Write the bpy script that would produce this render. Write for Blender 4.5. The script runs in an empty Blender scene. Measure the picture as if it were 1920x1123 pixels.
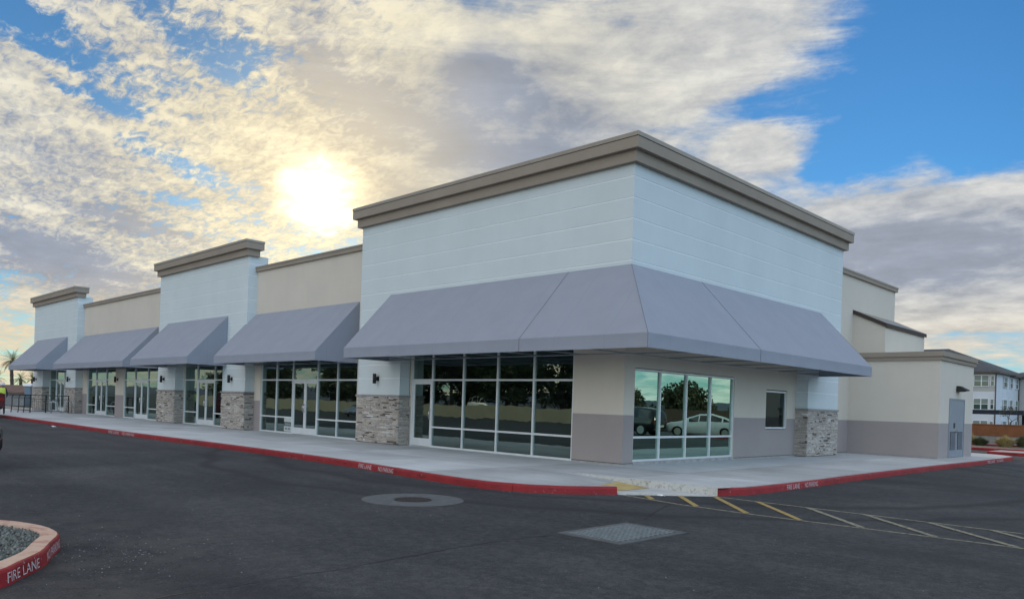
import bpy, bmesh, math, random
from mathutils import Vector, Matrix, noise
from mathutils.geometry import tessellate_polygon
random.seed(7)
S = bpy.context.scene
COL = S.collection
R = math.radians
PI = math.pi

# ------------------------------------------------------------------ camera
cam_d = bpy.data.cameras.new('camera'); cam = bpy.data.objects.new('camera', cam_d); COL.objects.link(cam)
YAW, ROLL = 0.7782, 0.0321
_r = Vector((math.cos(YAW), math.sin(YAW), 0)); _u = Vector((0, 0, 1)); _f = Vector((-math.sin(YAW), math.cos(YAW), 0))
_cx = _r*math.cos(ROLL) + _u*math.sin(ROLL); _cy = _u*math.cos(ROLL) - _r*math.sin(ROLL)
_m = Matrix((( _cx.x, _cy.x, -_f.x, 11.35), (_cx.y, _cy.y, -_f.y, -15.594), (_cx.z, _cy.z, -_f.z, 1.4715), (0, 0, 0, 1)))
cam.matrix_world = _m
cam_d.sensor_width = 36; cam_d.lens = 1437.17/1920*36; cam_d.shift_y = 197.2/1920
cam_d.clip_start = 0.1; cam_d.clip_end = 20000
S.camera = cam
S.view_settings.view_transform = 'Standard'; S.view_settings.look = 'None'
S.view_settings.gamma = 1; S.view_settings.exposure = 0.0

# ------------------------------------------------------------------ node helpers
class NT:
    def __init__(s, tree): s.t = tree; s.n = tree.nodes; s.l = tree.links
    def node(s, typ, **kw):
        n = s.n.new(typ)
        for k, v in kw.items():
            if k == 'ins':
                for i, x in v.items():
                    if isinstance(x, bpy.types.NodeSocket): s.l.new(x, n.inputs[i])
                    else: n.inputs[i].default_value = x
            else: setattr(n, k, v)
        return n
    def math(s, op, a, b=0.0, c=0.0, clamp=False):
        n = s.node('ShaderNodeMath', operation=op, use_clamp=clamp, ins={0: a, 1: b, 2: c}); return n.outputs[0]
    def vmath(s, op, a, b=(0, 0, 0)):
        n = s.node('ShaderNodeVectorMath', operation=op, ins={0: a, 1: b})
        return n.outputs['Value'] if op in ('LENGTH', 'DOT_PRODUCT', 'DISTANCE') else n.outputs[0]
    def noise(s, vec, scale, detail=4, rough=.5, dist=0.0):
        n = s.node('ShaderNodeTexNoise', ins={'Vector': vec, 'Scale': scale, 'Detail': detail, 'Roughness': rough, 'Distortion': dist}); return n.outputs[0]
    def ramp(s, fac, pts, interp='LINEAR'):
        n = s.node('ShaderNodeValToRGB', ins={0: fac}); n.color_ramp.interpolation = interp
        e = n.color_ramp.elements
        while len(e) > 1: e.remove(e[-1])
        e[0].position = pts[0][0]; c = pts[0][1]; e[0].color = (*c, 1) if len(c) == 3 else c
        for p, c in pts[1:]:
            x = e.new(p); x.color = (*c, 1) if len(c) == 3 else c
        return n.outputs[0]
    def maprange(s, v, a, b, c=0.0, d=1.0, smooth=True):
        n = s.node('ShaderNodeMapRange', interpolation_type='SMOOTHSTEP' if smooth else 'LINEAR', ins={0: v, 1: a, 2: b, 3: c, 4: d}); return n.outputs[0]
    def mix(s, f, a, b, blend='MIX'):
        n = s.node('ShaderNodeMix', data_type='RGBA', blend_type=blend)
        for i, x in ((0, f), (6, a), (7, b)):
            if isinstance(x, bpy.types.NodeSocket): s.l.new(x, n.inputs[i])
            else: n.inputs[i].default_value = (*x, 1) if isinstance(x, tuple) and len(x) == 3 else x
        return n.outputs[2]

# ------------------------------------------------------------------ world: sky texture with clouds by direction, rear side boosted to light the walls
SUN_AZ, SUN_EL = 149.3, 14.4
W = bpy.data.worlds.new('World'); S.world = W; W.use_nodes = True
w = NT(W.node_tree); w.n.clear()
tc = w.node('ShaderNodeTexCoord').outputs['Generated']
D = w.vmath('NORMALIZE', tc)
sky = w.node('ShaderNodeTexSky', sky_type='NISHITA', sun_disc=False, sun_elevation=R(SUN_EL), sun_rotation=R(90-SUN_AZ), altitude=350, air_density=1.0, dust_density=0.6, ozone_density=1.6)
sx = w.node('ShaderNodeSeparateXYZ', ins={0: D})
dx, dy, dz = sx.outputs
# azimuth about the compass direction 135 degrees, elevation, both in degrees
ca, sa = math.cos(R(135)), math.sin(R(135))
fx = w.math('ADD', w.math('MULTIPLY', dx, ca), w.math('MULTIPLY', dy, sa))
fy = w.math('ADD', w.math('MULTIPLY', dx, -sa), w.math('MULTIPLY', dy, ca))
az = w.math('MULTIPLY', w.math('ARCTAN2', fy, fx), 57.2958)
el = w.math('MULTIPLY', w.math('ARCSINE', dz), 57.2958)
ae = w.node('ShaderNodeCombineXYZ', ins={0: az, 1: el, 2: 0.0}).outputs[0]
# cloud-deck plane coordinates (foreshortened towards the horizon)
inv = w.math('DIVIDE', 1.0, w.math('ADD', w.math('MAXIMUM', dz, 0.0), 0.16))
pl = w.node('ShaderNodeVectorMath', operation='SCALE', ins={0: w.node('ShaderNodeCombineXYZ', ins={0: dx, 1: dy, 2: 0.0}).outputs[0], 3: inv}).outputs[0]
wn = w.node('ShaderNodeTexNoise', ins={'Vector': pl, 'Scale': 2.2, 'Detail': 7.0, 'Roughness': .6})
wofs = w.vmath('MULTIPLY', w.vmath('SUBTRACT', wn.outputs[1], (.5, .5, .5)), (6.0, 3.2, 0))
wn2 = w.node('ShaderNodeTexNoise', ins={'Vector': pl, 'Scale': 9.0, 'Detail': 6.0, 'Roughness': .6})
wofs2 = w.vmath('MULTIPLY', w.vmath('SUBTRACT', wn2.outputs[1], (.5, .5, .5)), (3.0, 1.6, 0))
aew = w.vmath('ADD', w.vmath('ADD', ae, wofs), wofs2)
GAP= [(-29.76, 22.86, 9.99, 6.53, 0, 1.1), (-23.86, 18.66, 5.03, 2.97, 10, 0.7), (-18.22, 21.15, 4.69, 1.49, -5, 0.6), (-32.57, 17.28, 3.43, 2.16, 0, 0.5), (-22.59, 16.09, 2.39, 1.37, 0, 0.35), (32.28, 21.84, 5.9, 1.3, 20, 0.65), (22.98, 23.14, 5.03, 1.38, 25, 0.45), (26.19, 20.65, 3.82, 1.55, 20, 0.4), (29.09, 18.67, 3.62, 0.8, 10, 0.5), (22.38, 15.23, 5.75, 0.68, 12, 0.75), (19.16, 23.01, 3.18, 1.9, 0, 0.3), (25.78, 18.03, 2.25, 0.8, 10, 0.4), (33.42, 22.26, 2.2, 1.13, 0, 0.4), (23.66, 13.17, 3.65, 0.41, 8, 0.3)]
FILL= [(24.0, 20.0, 9.0, 4.5, 15, 0.32), (33.5, 19.5, 3.5, 2.2, 0, 0.45), (28.0, 21.8, 5.0, 2.0, 20, 0.25), (17.0, 24.5, 6.0, 3.0, 0, 0.35), (-19.72, 19.03, 6.38, 3.04, -25, 0.35), (-28.92, 10.53, 10.15, 5.43, 8, 0.7), (-7.14, 24.01, 16.4, 5.62, -10, 0.5), (4.67, 21.04, 12.99, 5.52, 0, 0.6), (15.64, 15.53, 8.82, 4.25, 0, 0.5), (29.39, 13.66, 9.9, 3.9, 15, 0.45), (32.12, 16.64, 5.1, 2.15, 0, 0.2), (30.73, 8.5, 8.76, 3.33, 10, 0.5), (-1.52, 14.8, 11.91, 5.58, 0, 0.4), (-25.84, 7.9, 9.74, 2.12, 0, 0.3)]
GREY= [(12.12, 22.13, 6.83, 3.0, 25, 0.8), (2.74, 22.51, 4.37, 4.07, -30, 0.9), (5.74, 17.8, 11.78, 3.59, 15, 0.8), (-5.43, 16.71, 10.25, 3.64, 0, 0.7), (-29.82, 11.14, 9.07, 3.69, 5, 1.0), (-24.13, 10.08, 7.34, 2.13, 0, 0.6), (31.89, 8.68, 6.26, 1.97, 10, 0.9), (27.68, 7.49, 6.82, 1.72, 5, 0.6), (26.86, 11.37, 7.24, 0.88, 12, 0.6), (30.31, 14.47, 3.83, 1.6, 20, 0.4), (19.58, 14.56, 4.22, 0.77, 8, 0.6), (-1.29, 21.28, 10.33, 3.11, 10, 0.45), (8.78, 15.05, 2.33, 1.47, 0, 0.5), (24.58, 10.62, 6.54, 1.04, 8, 0.4), (15.89, 22.67, 4.04, 1.62, 20, 0.3)]
def blobs(lst, vec):
    tot = None
    for (a, e, ra, re_, ang, wt) in lst:
        m = w.node('ShaderNodeMapping', vector_type='TEXTURE', ins={0: vec, 1: (a, e, 0), 2: (0, 0, R(ang)), 3: (ra, re_, 1)}).outputs[0]
        g = w.maprange(w.vmath('LENGTH', m), 1.35, 0.1, 0.0, wt)
        tot = g if tot is None else w.math('ADD', tot, g)
    return tot
gap = blobs(GAP, aew); fill = blobs(FILL, aew); grey = blobs(GREY, aew)
n1 = w.noise(pl, 1.6, 9, .62, .3)
n2 = w.noise(w.vmath('ADD', pl, (3.1, 7.7, 0)), 6.0, 8, .62, .2)
st = w.node('ShaderNodeMapping', ins={0: pl, 2: (0, 0, R(50)), 3: (7.0, 17.0, 1)}).outputs[0]
n3 = w.noise(st, 1.0, 6, .65, .6)                          # rippled mackerel cells
st4 = w.node('ShaderNodeMapping', ins={0: pl, 2: (0, 0, R(62)), 3: (24.0, 44.0, 1)}).outputs[0]
n4 = w.noise(st4, 1.0, 5, .6, .8)
n5 = w.math('ADD', w.math('MULTIPLY', w.math('SUBTRACT', w.noise(pl, 17.0, 8, .68, .4), .5), w.maprange(el, 2.0, 11.0, .25, 1.0)), .5)
cells = w.maprange(az, 2.0, 16.0)                           # mostly on the sunward side
cellamt = w.math('MULTIPLY', w.math('SUBTRACT', n3, .5), w.math('ADD', w.math('MULTIPLY', cells, 1.15), .12))
dens = w.math('ADD', w.math('SUBTRACT', w.math('ADD', w.math('MULTIPLY', w.math('SUBTRACT', n1, .5), 1.3), fill), gap), 0.34)
dens = w.math('ADD', dens, w.math('MULTIPLY', w.math('SUBTRACT', n2, .5), .75))
dens = w.math('ADD', dens, cellamt)
lowdamp = w.maprange(el, 2.0, 11.0, .12, 1.0)
cell4 = w.math('MULTIPLY', w.math('MULTIPLY', w.math('SUBTRACT', n4, .5), lowdamp), w.math('ADD', w.math('MULTIPLY', cells, 1.5), .05))
dens = w.math('ADD', dens, cell4)
dens = w.math('ADD', dens, w.math('MULTIPLY', w.math('SUBTRACT', n5, .5), .30))
skr = w.noise(w.node('ShaderNodeMapping', ins={0: ae, 2: (0, 0, R(24)), 3: (.055, .42, 1)}).outputs[0], 1.0, 7, .6, .9)
skl = w.noise(w.node('ShaderNodeMapping', ins={0: ae, 2: (0, 0, R(-17)), 3: (.09, .60, 1)}).outputs[0], 1.0, 7, .6, .9)
streak = w.math('SUBTRACT', w.node('ShaderNodeMix', data_type='FLOAT', ins={0: cells, 2: skr, 3: skl}).outputs[0], .5)
dens = w.math('ADD', dens, w.math('MULTIPLY', streak, 1.25))
cover = w.maprange(dens, -0.10, 0.62)
# sun direction terms
sd = (math.cos(R(SUN_AZ))*math.cos(R(SUN_EL)), math.sin(R(SUN_AZ))*math.cos(R(SUN_EL)), math.sin(R(SUN_EL)))
cs = w.math('MULTIPLY', w.math('ARCCOSINE', w.math('MINIMUM', w.vmath('DOT_PRODUCT', D, sd), 1.0)), 57.2958)
csw = w.math('ADD', cs, w.math('MULTIPLY', w.math('SUBTRACT', n2, .5), 7.0))
warm = w.maprange(cs, 34.0, 3.0)
lit = w.math('ADD', w.math('MULTIPLY', w.math('SUBTRACT', n2, .5), 1.6), w.math('MULTIPLY', w.math('SUBTRACT', n1, .5), .9))
lit = w.math('ADD', lit, w.math('ADD', w.math('MULTIPLY', cell4, 1.5), w.math('ADD', w.math('MULTIPLY', w.math('SUBTRACT', n5, .5), .55), w.math('MULTIPLY', streak, .9))))
lit = w.math('ADD', lit, w.math('MULTIPLY', w.math('SUBTRACT', n3, .5), w.math('MULTIPLY', cells, 1.5)))
gr = w.math('SUBTRACT', w.math('ADD', w.math('MULTIPLY', grey, .80), w.math('ADD', .26, w.math('MULTIPLY', cells, .12))), lit, clamp=True)
bright = w.mix(warm, (.68, .68, .65), (.83, .75, .54))
dark = w.mix(w.maprange(cs, 17.0, 2.0), (.345, .385, .465), (.47, .43, .37))
ccol = w.mix(gr, bright, dark)
# horizon band: warm pale strip low down
tex = w.math('ADD', 1.0, w.math('ADD', w.math('MULTIPLY', w.math('SUBTRACT', n2, .5), .55), w.math('ADD', w.math('MULTIPLY', streak, .45), w.math('MULTIPLY', w.math('SUBTRACT', n1, .5), .35))))
ccol = w.node('ShaderNodeVectorMath', operation='SCALE', ins={0: ccol, 3: tex}).outputs[0]
low = w.maprange(el, 9.0, 2.0)
ccol = w.mix(w.math('MULTIPLY', low, w.math('ADD', .45, w.math('MULTIPLY', warm, .4))), ccol, (.88, .68, .38))
behind = w.maprange(cs, 58.0, 115.0)                        # away from the sun: front-lit clouds, also masks the added rear gain
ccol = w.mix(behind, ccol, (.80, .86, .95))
skyc = w.node('ShaderNodeVectorMath', operation='SCALE', ins={0: sky.outputs[0], 3: 0.10}).outputs[0]
skyc = w.mix(1.0, skyc, (.42, .98, 1.48), 'MULTIPLY')
nearsun = w.maprange(cs, 45.0, 6.0)
skyc = w.mix(1.0, skyc, w.mix(nearsun, (1, 1, 1), (.34, .36, .42)), 'MULTIPLY')
SKYMIX = w.mix(cover, skyc, ccol)
rear_gain = w.mix(w.maprange(dx, -.2, .8), (2.55, 2.14, 1.66), (1.50, 1.74, 1.84))  # added gain and tint on the sky behind the viewpoint, brightens the shaded walls
rear_gain = w.mix(1.0, rear_gain, w.mix(w.maprange(el, 4.0, 42.0), w.mix(w.maprange(dx, 0.1, .9), (1.42, 1.34, 1.22), (.95, .90, .82)), (1.02, 1.04, 1.10)), 'MULTIPLY')
SKYMIX = w.mix(1.0, SKYMIX, w.mix(behind, (1, 1, 1), rear_gain), 'MULTIPLY')
# glare round the veiled sun
g1 = w.maprange(csw, 4.3, .8)
g2 = w.maprange(csw, 22.0, 1.0)
glow = w.mix(1.0, w.mix(1.0, (0, 0, 0), (1.0, .80, .42), 'MIX'), (1, 1, 1), 'MULTIPLY')
add1 = w.node('ShaderNodeVectorMath', operation='SCALE', ins={0: glow, 3: w.math('ADD', w.math('MULTIPLY', w.math('MULTIPLY', g1, g1), 1.9), w.math('MULTIPLY', w.math('MULTIPLY', g2, g2), .30))}).outputs[0]
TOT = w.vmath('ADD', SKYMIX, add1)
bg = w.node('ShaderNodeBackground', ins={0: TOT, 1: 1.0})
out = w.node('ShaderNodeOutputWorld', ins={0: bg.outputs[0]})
w.l.new(bg.outputs[0], out.inputs[0])

# ------------------------------------------------------------------ sun, veiled by cloud
sun_d = bpy.data.lights.new('sun', 'SUN'); sun_d.energy = 2.0; sun_d.angle = R(3.0); sun_d.color = (1, .86, .66)
sun = bpy.data.objects.new('sun', sun_d); COL.objects.link(sun)
sun.rotation_euler = Vector(sd).to_track_quat('Z', 'Y').to_euler()

# ------------------------------------------------------------------ materials
MAT = {}
def mat(name, col=(.5, .5, .5), rough=.7, metal=0.0, var=0.0, vscale=1.0, bump=0.0, bscale=60.0, spec=.5, build=None, vcol2=None, attr=None):
    m = bpy.data.materials.new(name); m.use_nodes = True
    t = NT(m.node_tree); p = t.n['Principled BSDF']
    p.inputs['Base Color'].default_value = (*col, 1); p.inputs['Roughness'].default_value = rough; p.inputs['Metallic'].default_value = metal
    p.inputs['Specular IOR Level'].default_value = spec
    o = t.node('ShaderNodeTexCoord').outputs['Object']
    if var > 0:
        f = t.noise(o, vscale, 6, .6)
        a = tuple(c*(1-var) for c in col); b = vcol2 or tuple(min(1, c*(1+var)) for c in col)
        c = t.ramp(f, [(.3, a), (.7, b)])
        t.l.new(c, p.inputs['Base Color'])
    if attr:
        a = t.node('ShaderNodeVertexColor', layer_name=attr).outputs[0]
        f = t.noise(o, 25, 5, .6)
        c = t.mix(1.0, a, t.ramp(f, [(.25, (.7, .7, .7)), (.75, (1.25, 1.25, 1.25))]), 'MULTIPLY')
        t.l.new(c, p.inputs['Base Color'])
    if bump > 0:
        bn = t.node('ShaderNodeBump', ins={'Strength': bump, 'Distance': .01, 'Height': t.noise(o, bscale, 5, .6)})
        t.l.new(bn.outputs[0], p.inputs['Normal'])
    if build: build(t, p, o)
    MAT[name] = m; return m

def stain(t, p, o, col, amt=.07):
    # faint vertical rain marks and broad trowel mottling
    st = t.node('ShaderNodeMapping', ins={0: o, 3: (3.0, 3.0, .22)}).outputs[0]
    f = t.noise(st, 1.2, 6, .6); g = t.noise(o, .6, 5, .6); h = t.noise(o, 90, 3, .6)
    s = t.math('ADD', t.math('MULTIPLY', f, .15), t.math('ADD', t.math('MULTIPLY', g, .6), t.math('MULTIPLY', h, .25)))
    c = t.ramp(s, [(.32, tuple(x*(1-amt) for x in col)), (.68, tuple(min(1, x*(1+amt*.5)) for x in col))])
    t.l.new(c, p.inputs['Base Color'])
STU = dict(rough=.92, bump=.55, bscale=70, spec=.25)
mat('white_stucco', build=lambda t, p, o: stain(t, p, o, (.64, .70, .715)), **STU)
mat('beige_stucco', build=lambda t, p, o: stain(t, p, o, (.66, .60, .52)), **STU)
mat('taupe_stucco', build=lambda t, p, o: stain(t, p, o, (.37, .325, .315), .10), **STU)
mat('joint_trim', (.80, .84, .86), .6)
mat('cornice_paint', build=lambda t, p, o: stain(t, p, o, (.335, .28, .23), .12), **STU)
mat('cap_metal', (.30, .265, .225), .45, .3, var=.08, vscale=2)
mat('cap_stone', (.30, .29, .28), .85, bump=.6, bscale=40, var=.2, vscale=8)
mat('stone', (.3, .3, .3), .9, bump=1.0, bscale=30, attr='col')
mat('mortar', (.10, .095, .09), .95)
mat('aluminium', (.74, .76, .77), .35, .15, var=.06, vscale=3)
mat('steel_grey', (.23, .26, .30), .5, 0, var=.06, vscale=2)
mat('chrome', (.7, .7, .7), .2, 1.0)
mat('black_metal', (.012, .012, .013), .5)
mat('dark_gap', (.02, .02, .02), .9)
mat('reveal', (.10, .09, .075), .8)
mat('interior_wall', (.32, .31, .29), .9)
mat('interior_floor', (.20, .20, .20), .6)
mat('white_paint', (.75, .75, .75), .8, var=.25, vscale=30)
mat('yellow_paint', (.46, .34, .14), .85, var=.25, vscale=6)
mat('roof_brown', (.055, .042, .036), .85)
mat('paper', (.55, .60, .58), .8)
mat('ink', (.05, .07, .08), .8)
mat('tyre', (.012, .012, .012), .85)
mat('rubber_rim', (.35, .35, .36), .35, .8)
mat('taillight', (.35, .01, .01), .2)
mat('headlight', (.7, .7, .7), .1)
mat('car_glass', (.01, .012, .014), .04, spec=.9)
mat('car_white', (.78, .79, .8), .25, spec=.6)
mat('car_black', (.008, .009, .011), .18, spec=.8)
mat('car_maroon', (.10, .012, .018), .3, spec=.7)
mat('car_blue', (.03, .06, .13), .25, spec=.7)
mat('car_silver', (.40, .42, .44), .28, .6)
mat('bark', (.09, .07, .055), .95, bump=1, bscale=12, var=.3, vscale=6)
mat('leaf', (.045, .065, .022), .7, var=.55, vscale=.9)
mat('leaf_olive', (.075, .08, .035), .7, var=.5, vscale=.9)
mat('palm_leaf', (.12, .14, .055), .7, var=.5, vscale=2)
mat('dry_grass', (.42, .34, .15), .9, var=.4, vscale=5)
mat('shrub_leaf', (.10, .11, .05), .9, var=.4, vscale=5)
mat('apt_white', (.62, .66, .70), .9, var=.06, vscale=.5)
mat('apt_beige', (.42, .43, .42), .9, var=.06, vscale=.5)
mat('apt_roof', (.075, .078, .085), .9, var=.3, vscale=3, bump=.6, bscale=12)
mat('apt_window', (.05, .09, .08), .08, spec=.8)
mat('apt_blind', (.20, .25, .22), .6)
mat('trim_white', (.72, .74, .76), .6)
mat('downspout', (.08, .07, .065), .6)
mat('block_grey', (.30, .29, .27), .95, build=None)
mat('wall_brown', (.22, .085, .035), .9, var=.2, vscale=2, bump=.6, bscale=20)
mat('wall_sand', (.46, .41, .29), .9, var=.1, vscale=1)
mat('bed_dirt', (.13, .10, .08), .95, var=.3, vscale=4, bump=1, bscale=20)
mat('house_wall', (.55, .56, .55), .9)
mat('house_roof', (.16, .10, .08), .9, var=.3, vscale=3)
mat('blue_panel', (.15, .22, .28), .6)
mat('far_roof', (.17, .20, .25), .9)
mat('hill', (.075, .085, .11), 1.0, var=.2, vscale=.01)
mat('galv', (.38, .42, .46), .4, .8)
mat('grate_steel', (.20, .22, .22), .7, .1, var=.2, vscale=9)
mat('skin', (.35, .2, .14), .6)
mat('hivis', (.62, .75, .10), .8)
mat('cloth_dark', (.02, .025, .04), .9)
mat('cast_iron', (.075, .068, .07), .6, .6, bump=1, bscale=25, var=.25, vscale=10)
mat('manhole_concrete', (.105, .108, .11), .9, bump=.8, bscale=30, var=.2, vscale=5)
mat('tar', (.012, .012, .013), .6)
mat('pebble', (.22, .22, .21), .85, attr='col')

def _block(t, p, o):
    br = t.node('ShaderNodeTexBrick', ins={'Vector': t.node('ShaderNodeMapping', ins={0: o, 2: (R(90), 0, 0)}).outputs[0], 'Scale': 1.0, 'Color1': (.30, .29, .27, 1), 'Color2': (.25, .24, .225, 1), 'Mortar': (.17, .165, .155, 1), 'Mortar Size': .01, 'Brick Width': .4, 'Row Height': .2})
    t.l.new(br.outputs[0], p.inputs['Base Color'])
_block(NT(MAT['block_grey'].node_tree), MAT['block_grey'].node_tree.nodes['Principled BSDF'], MAT['block_grey'].node_tree.nodes['Texture Coordinate'].outputs['Object'])

def _asphalt(t, p, o):
    fine = t.noise(o, 55, 6, .78); mid = t.noise(o, 9, 7, .72); big = t.noise(o, .22, 6, .55, .6)
    st = t.node('ShaderNodeMapping', ins={0: o, 2: (0, 0, R(8)), 3: (.06, .7, 1)}).outputs[0]
    tyre = t.noise(st, 1.6, 5, .55)
    # dust that gathers round the planted island and along the kerb
    v = t.math('ADD', t.math('MULTIPLY', fine, .50), t.math('MULTIPLY', mid, .30))
    v = t.math('ADD', v, t.math('ADD', t.math('MULTIPLY', big, .22), t.math('MULTIPLY', tyre, .14)))
    c = t.ramp(v, [(.49, (.020, .021, .024)), (.58, (.045, .046, .050)), (.68, (.105, .102, .100))])
    d = t.vmath('DISTANCE', o, (2.5, -14.2, 0))
    du = t.math('MULTIPLY', t.maprange(d, 4.2, .8), t.maprange(t.noise(o, 1.5, 6, .6), .35, .65))
    c = t.mix(t.math('MULTIPLY', du, .5), c, (.115, .105, .095))
    dk = t.vmath('DISTANCE', t.vmath('MULTIPLY', o, (1, 1, 0)), (-3.0, 4.5, 0))
    dk = t.math('ADD', dk, t.math('MULTIPLY', t.math('SUBTRACT', t.noise(o, .35, 3, .5), .5), 1.4))
    tr = t.math('MAXIMUM', t.maprange(t.math('ABSOLUTE', t.math('SUBTRACT', dk, 11.0)), .34, .05), t.maprange(t.math('ABSOLUTE', t.math('SUBTRACT', dk, 12.7)), .30, .05))
    c = t.mix(t.math('MULTIPLY', t.math('MULTIPLY', tr, t.maprange(mid, .30, .5)), .75), c, (.024, .024, .026))
    pt_ = t.maprange(t.noise(t.vmath('ADD', o, (40, 3, 0)), .55, 2, .4, .2), .60, .63)
    c = t.mix(t.math('MULTIPLY', pt_, .28), c, (.034, .035, .038))
    oil = t.maprange(t.noise(t.vmath('ADD', o, (9, 31, 0)), 1.7, 4, .55), .68, .78)
    c = t.mix(t.math('MULTIPLY', oil, .5), c, (.022, .022, .024))
    spk = t.maprange(t.noise(o, 230, 2, .5), .70, .78)
    c = t.mix(t.math('MULTIPLY', spk, .55), c, (.17, .17, .17))
    t.l.new(c, p.inputs['Base Color'])
    t.l.new(t.math('ADD', .78, t.math('MULTIPLY', mid, .2)), p.inputs['Roughness'])
    h = t.math('ADD', t.math('MULTIPLY', fine, .6), t.math('MULTIPLY', mid, .4))
    t.l.new(t.node('ShaderNodeBump', ins={'Strength': 1.0, 'Distance': .02, 'Height': h}).outputs[0], p.inputs['Normal'])
mat('asphalt', (.05, .05, .05), .85, spec=.35, build=_asphalt)

def _concrete(t, p, o):
    s = t.node('ShaderNodeSeparateXYZ', ins={0: o})
    def joint(v, step, off):
        f = t.math('FRACT', t.math('DIVIDE', t.math('ADD', v, off), step))
        d = t.math('ABSOLUTE', t.math('SUBTRACT', f, .5))
        return t.maprange(d, .5-.016/step, .5-.005/step)
    j = t.math('MAXIMUM', joint(s.outputs[0], 3.05, 300.3), joint(s.outputs[1], 2.75, 302.75-.3))
    cell = t.node('ShaderNodeTexWhiteNoise', noise_dimensions='2D', ins={0: t.vmath('FLOOR', t.vmath('DIVIDE', t.vmath('ADD', o, (300.3, 302.45, 0)), (3.05, 2.75, 1)))}).outputs[0]
    big = t.noise(o, .5, 7, .62, .4); fine = t.noise(o, 60, 4, .6)
    st = t.node('ShaderNodeMapping', ins={0: o, 3: (.35, 2.2, 1)}).outputs[0]
    v = t.math('ADD', t.math('MULTIPLY', big, .45), t.math('ADD', t.math('MULTIPLY', t.noise(st, 1.2, 6, .6), .25), t.math('ADD', t.math('MULTIPLY', fine, .15), t.math('MULTIPLY', cell, .15))))
    c = t.ramp(v, [(.34, (.34, .345, .34)), (.50, (.49, .50, .505)), (.64, (.62, .635, .64))])
    c = t.mix(t.math('MULTIPLY', j, .75), c, (.10, .10, .10))
    t.l.new(c, p.inputs['Base Color'])
    t.l.new(t.math('ADD', .5, t.math('MULTIPLY', big, .35)), p.inputs['Roughness'])
    t.l.new(t.node('ShaderNodeBump', ins={'Strength': .35, 'Distance': .006, 'Height': t.math('SUBTRACT', fine, j)}).outputs[0], p.inputs['Normal'])
mat('concrete', (.3, .3, .3), .7, spec=.45, build=_concrete)
mat('kerb_concrete', (.36, .35, .34), .85, var=.25, vscale=5, bump=.6, bscale=40)
def _kerbred(t, p, o):
    a = t.noise(o, 5, 7, .7); b = t.noise(o, 28, 5, .7)
    c = t.ramp(t.noise(o, 1.3, 5, .6), [(.3, (.22, .010, .014)), (.7, (.34, .017, .022))])
    st = t.node('ShaderNodeMapping', ins={0: o, 3: (1.3, 1.3, 9)}).outputs[0]
    scuff = t.maprange(t.noise(st, 2.2, 7, .72), .56, .66)
    c = t.mix(t.math('MULTIPLY', scuff, .8), c, (.05, .012, .015))
    chip = t.maprange(t.math('MULTIPLY', a, b), .345, .38)
    c = t.mix(t.math('MULTIPLY', chip, .85), c, (.30, .24, .22))
    t.l.new(c, p.inputs['Base Color'])
mat('kerb_red', (.35, .03, .03), .7, bump=.5, bscale=40, build=_kerbred)
def _kerbtop(t, p, o):
    c = t.mix(t.maprange(t.noise(o, 4, 7, .7), .30, .55), (.42, .16, .12), (.62, .42, .31))
    t.l.new(c, p.inputs['Base Color'])
mat('kerb_worn', (.5, .3, .2), .85, bump=.6, bscale=40, build=_kerbtop)
def _worn(colA, lo=.40, hi=.52, colB=(.06, .062, .065)):
    def f(t, p, o):
        c = t.mix(t.maprange(t.noise(o, 14, 7, .72), lo, hi), colB, colA)
        t.l.new(c, p.inputs['Base Color'])
    return f
mat('yellow_worn', (.5, .3, .1), .85, build=_worn((.42, .29, .09), .36, .50))
mat('yellow_faded', (.4, .35, .2), .85, build=_worn((.30, .27, .18), .38, .54))
mat('white_worn', (.6, .6, .6), .85, build=_worn((.56, .555, .52), .26, .52, (.22, .215, .20)))
def _letter(t, p, o):
    c = t.mix(t.maprange(t.noise(o, 45, 5, .7), .34, .47), (.28, .05, .06), (.64, .57, .58))
    t.l.new(c, p.inputs['Base Color'])
mat('letter_white', (.7, .7, .7), .8, build=_letter)
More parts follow.
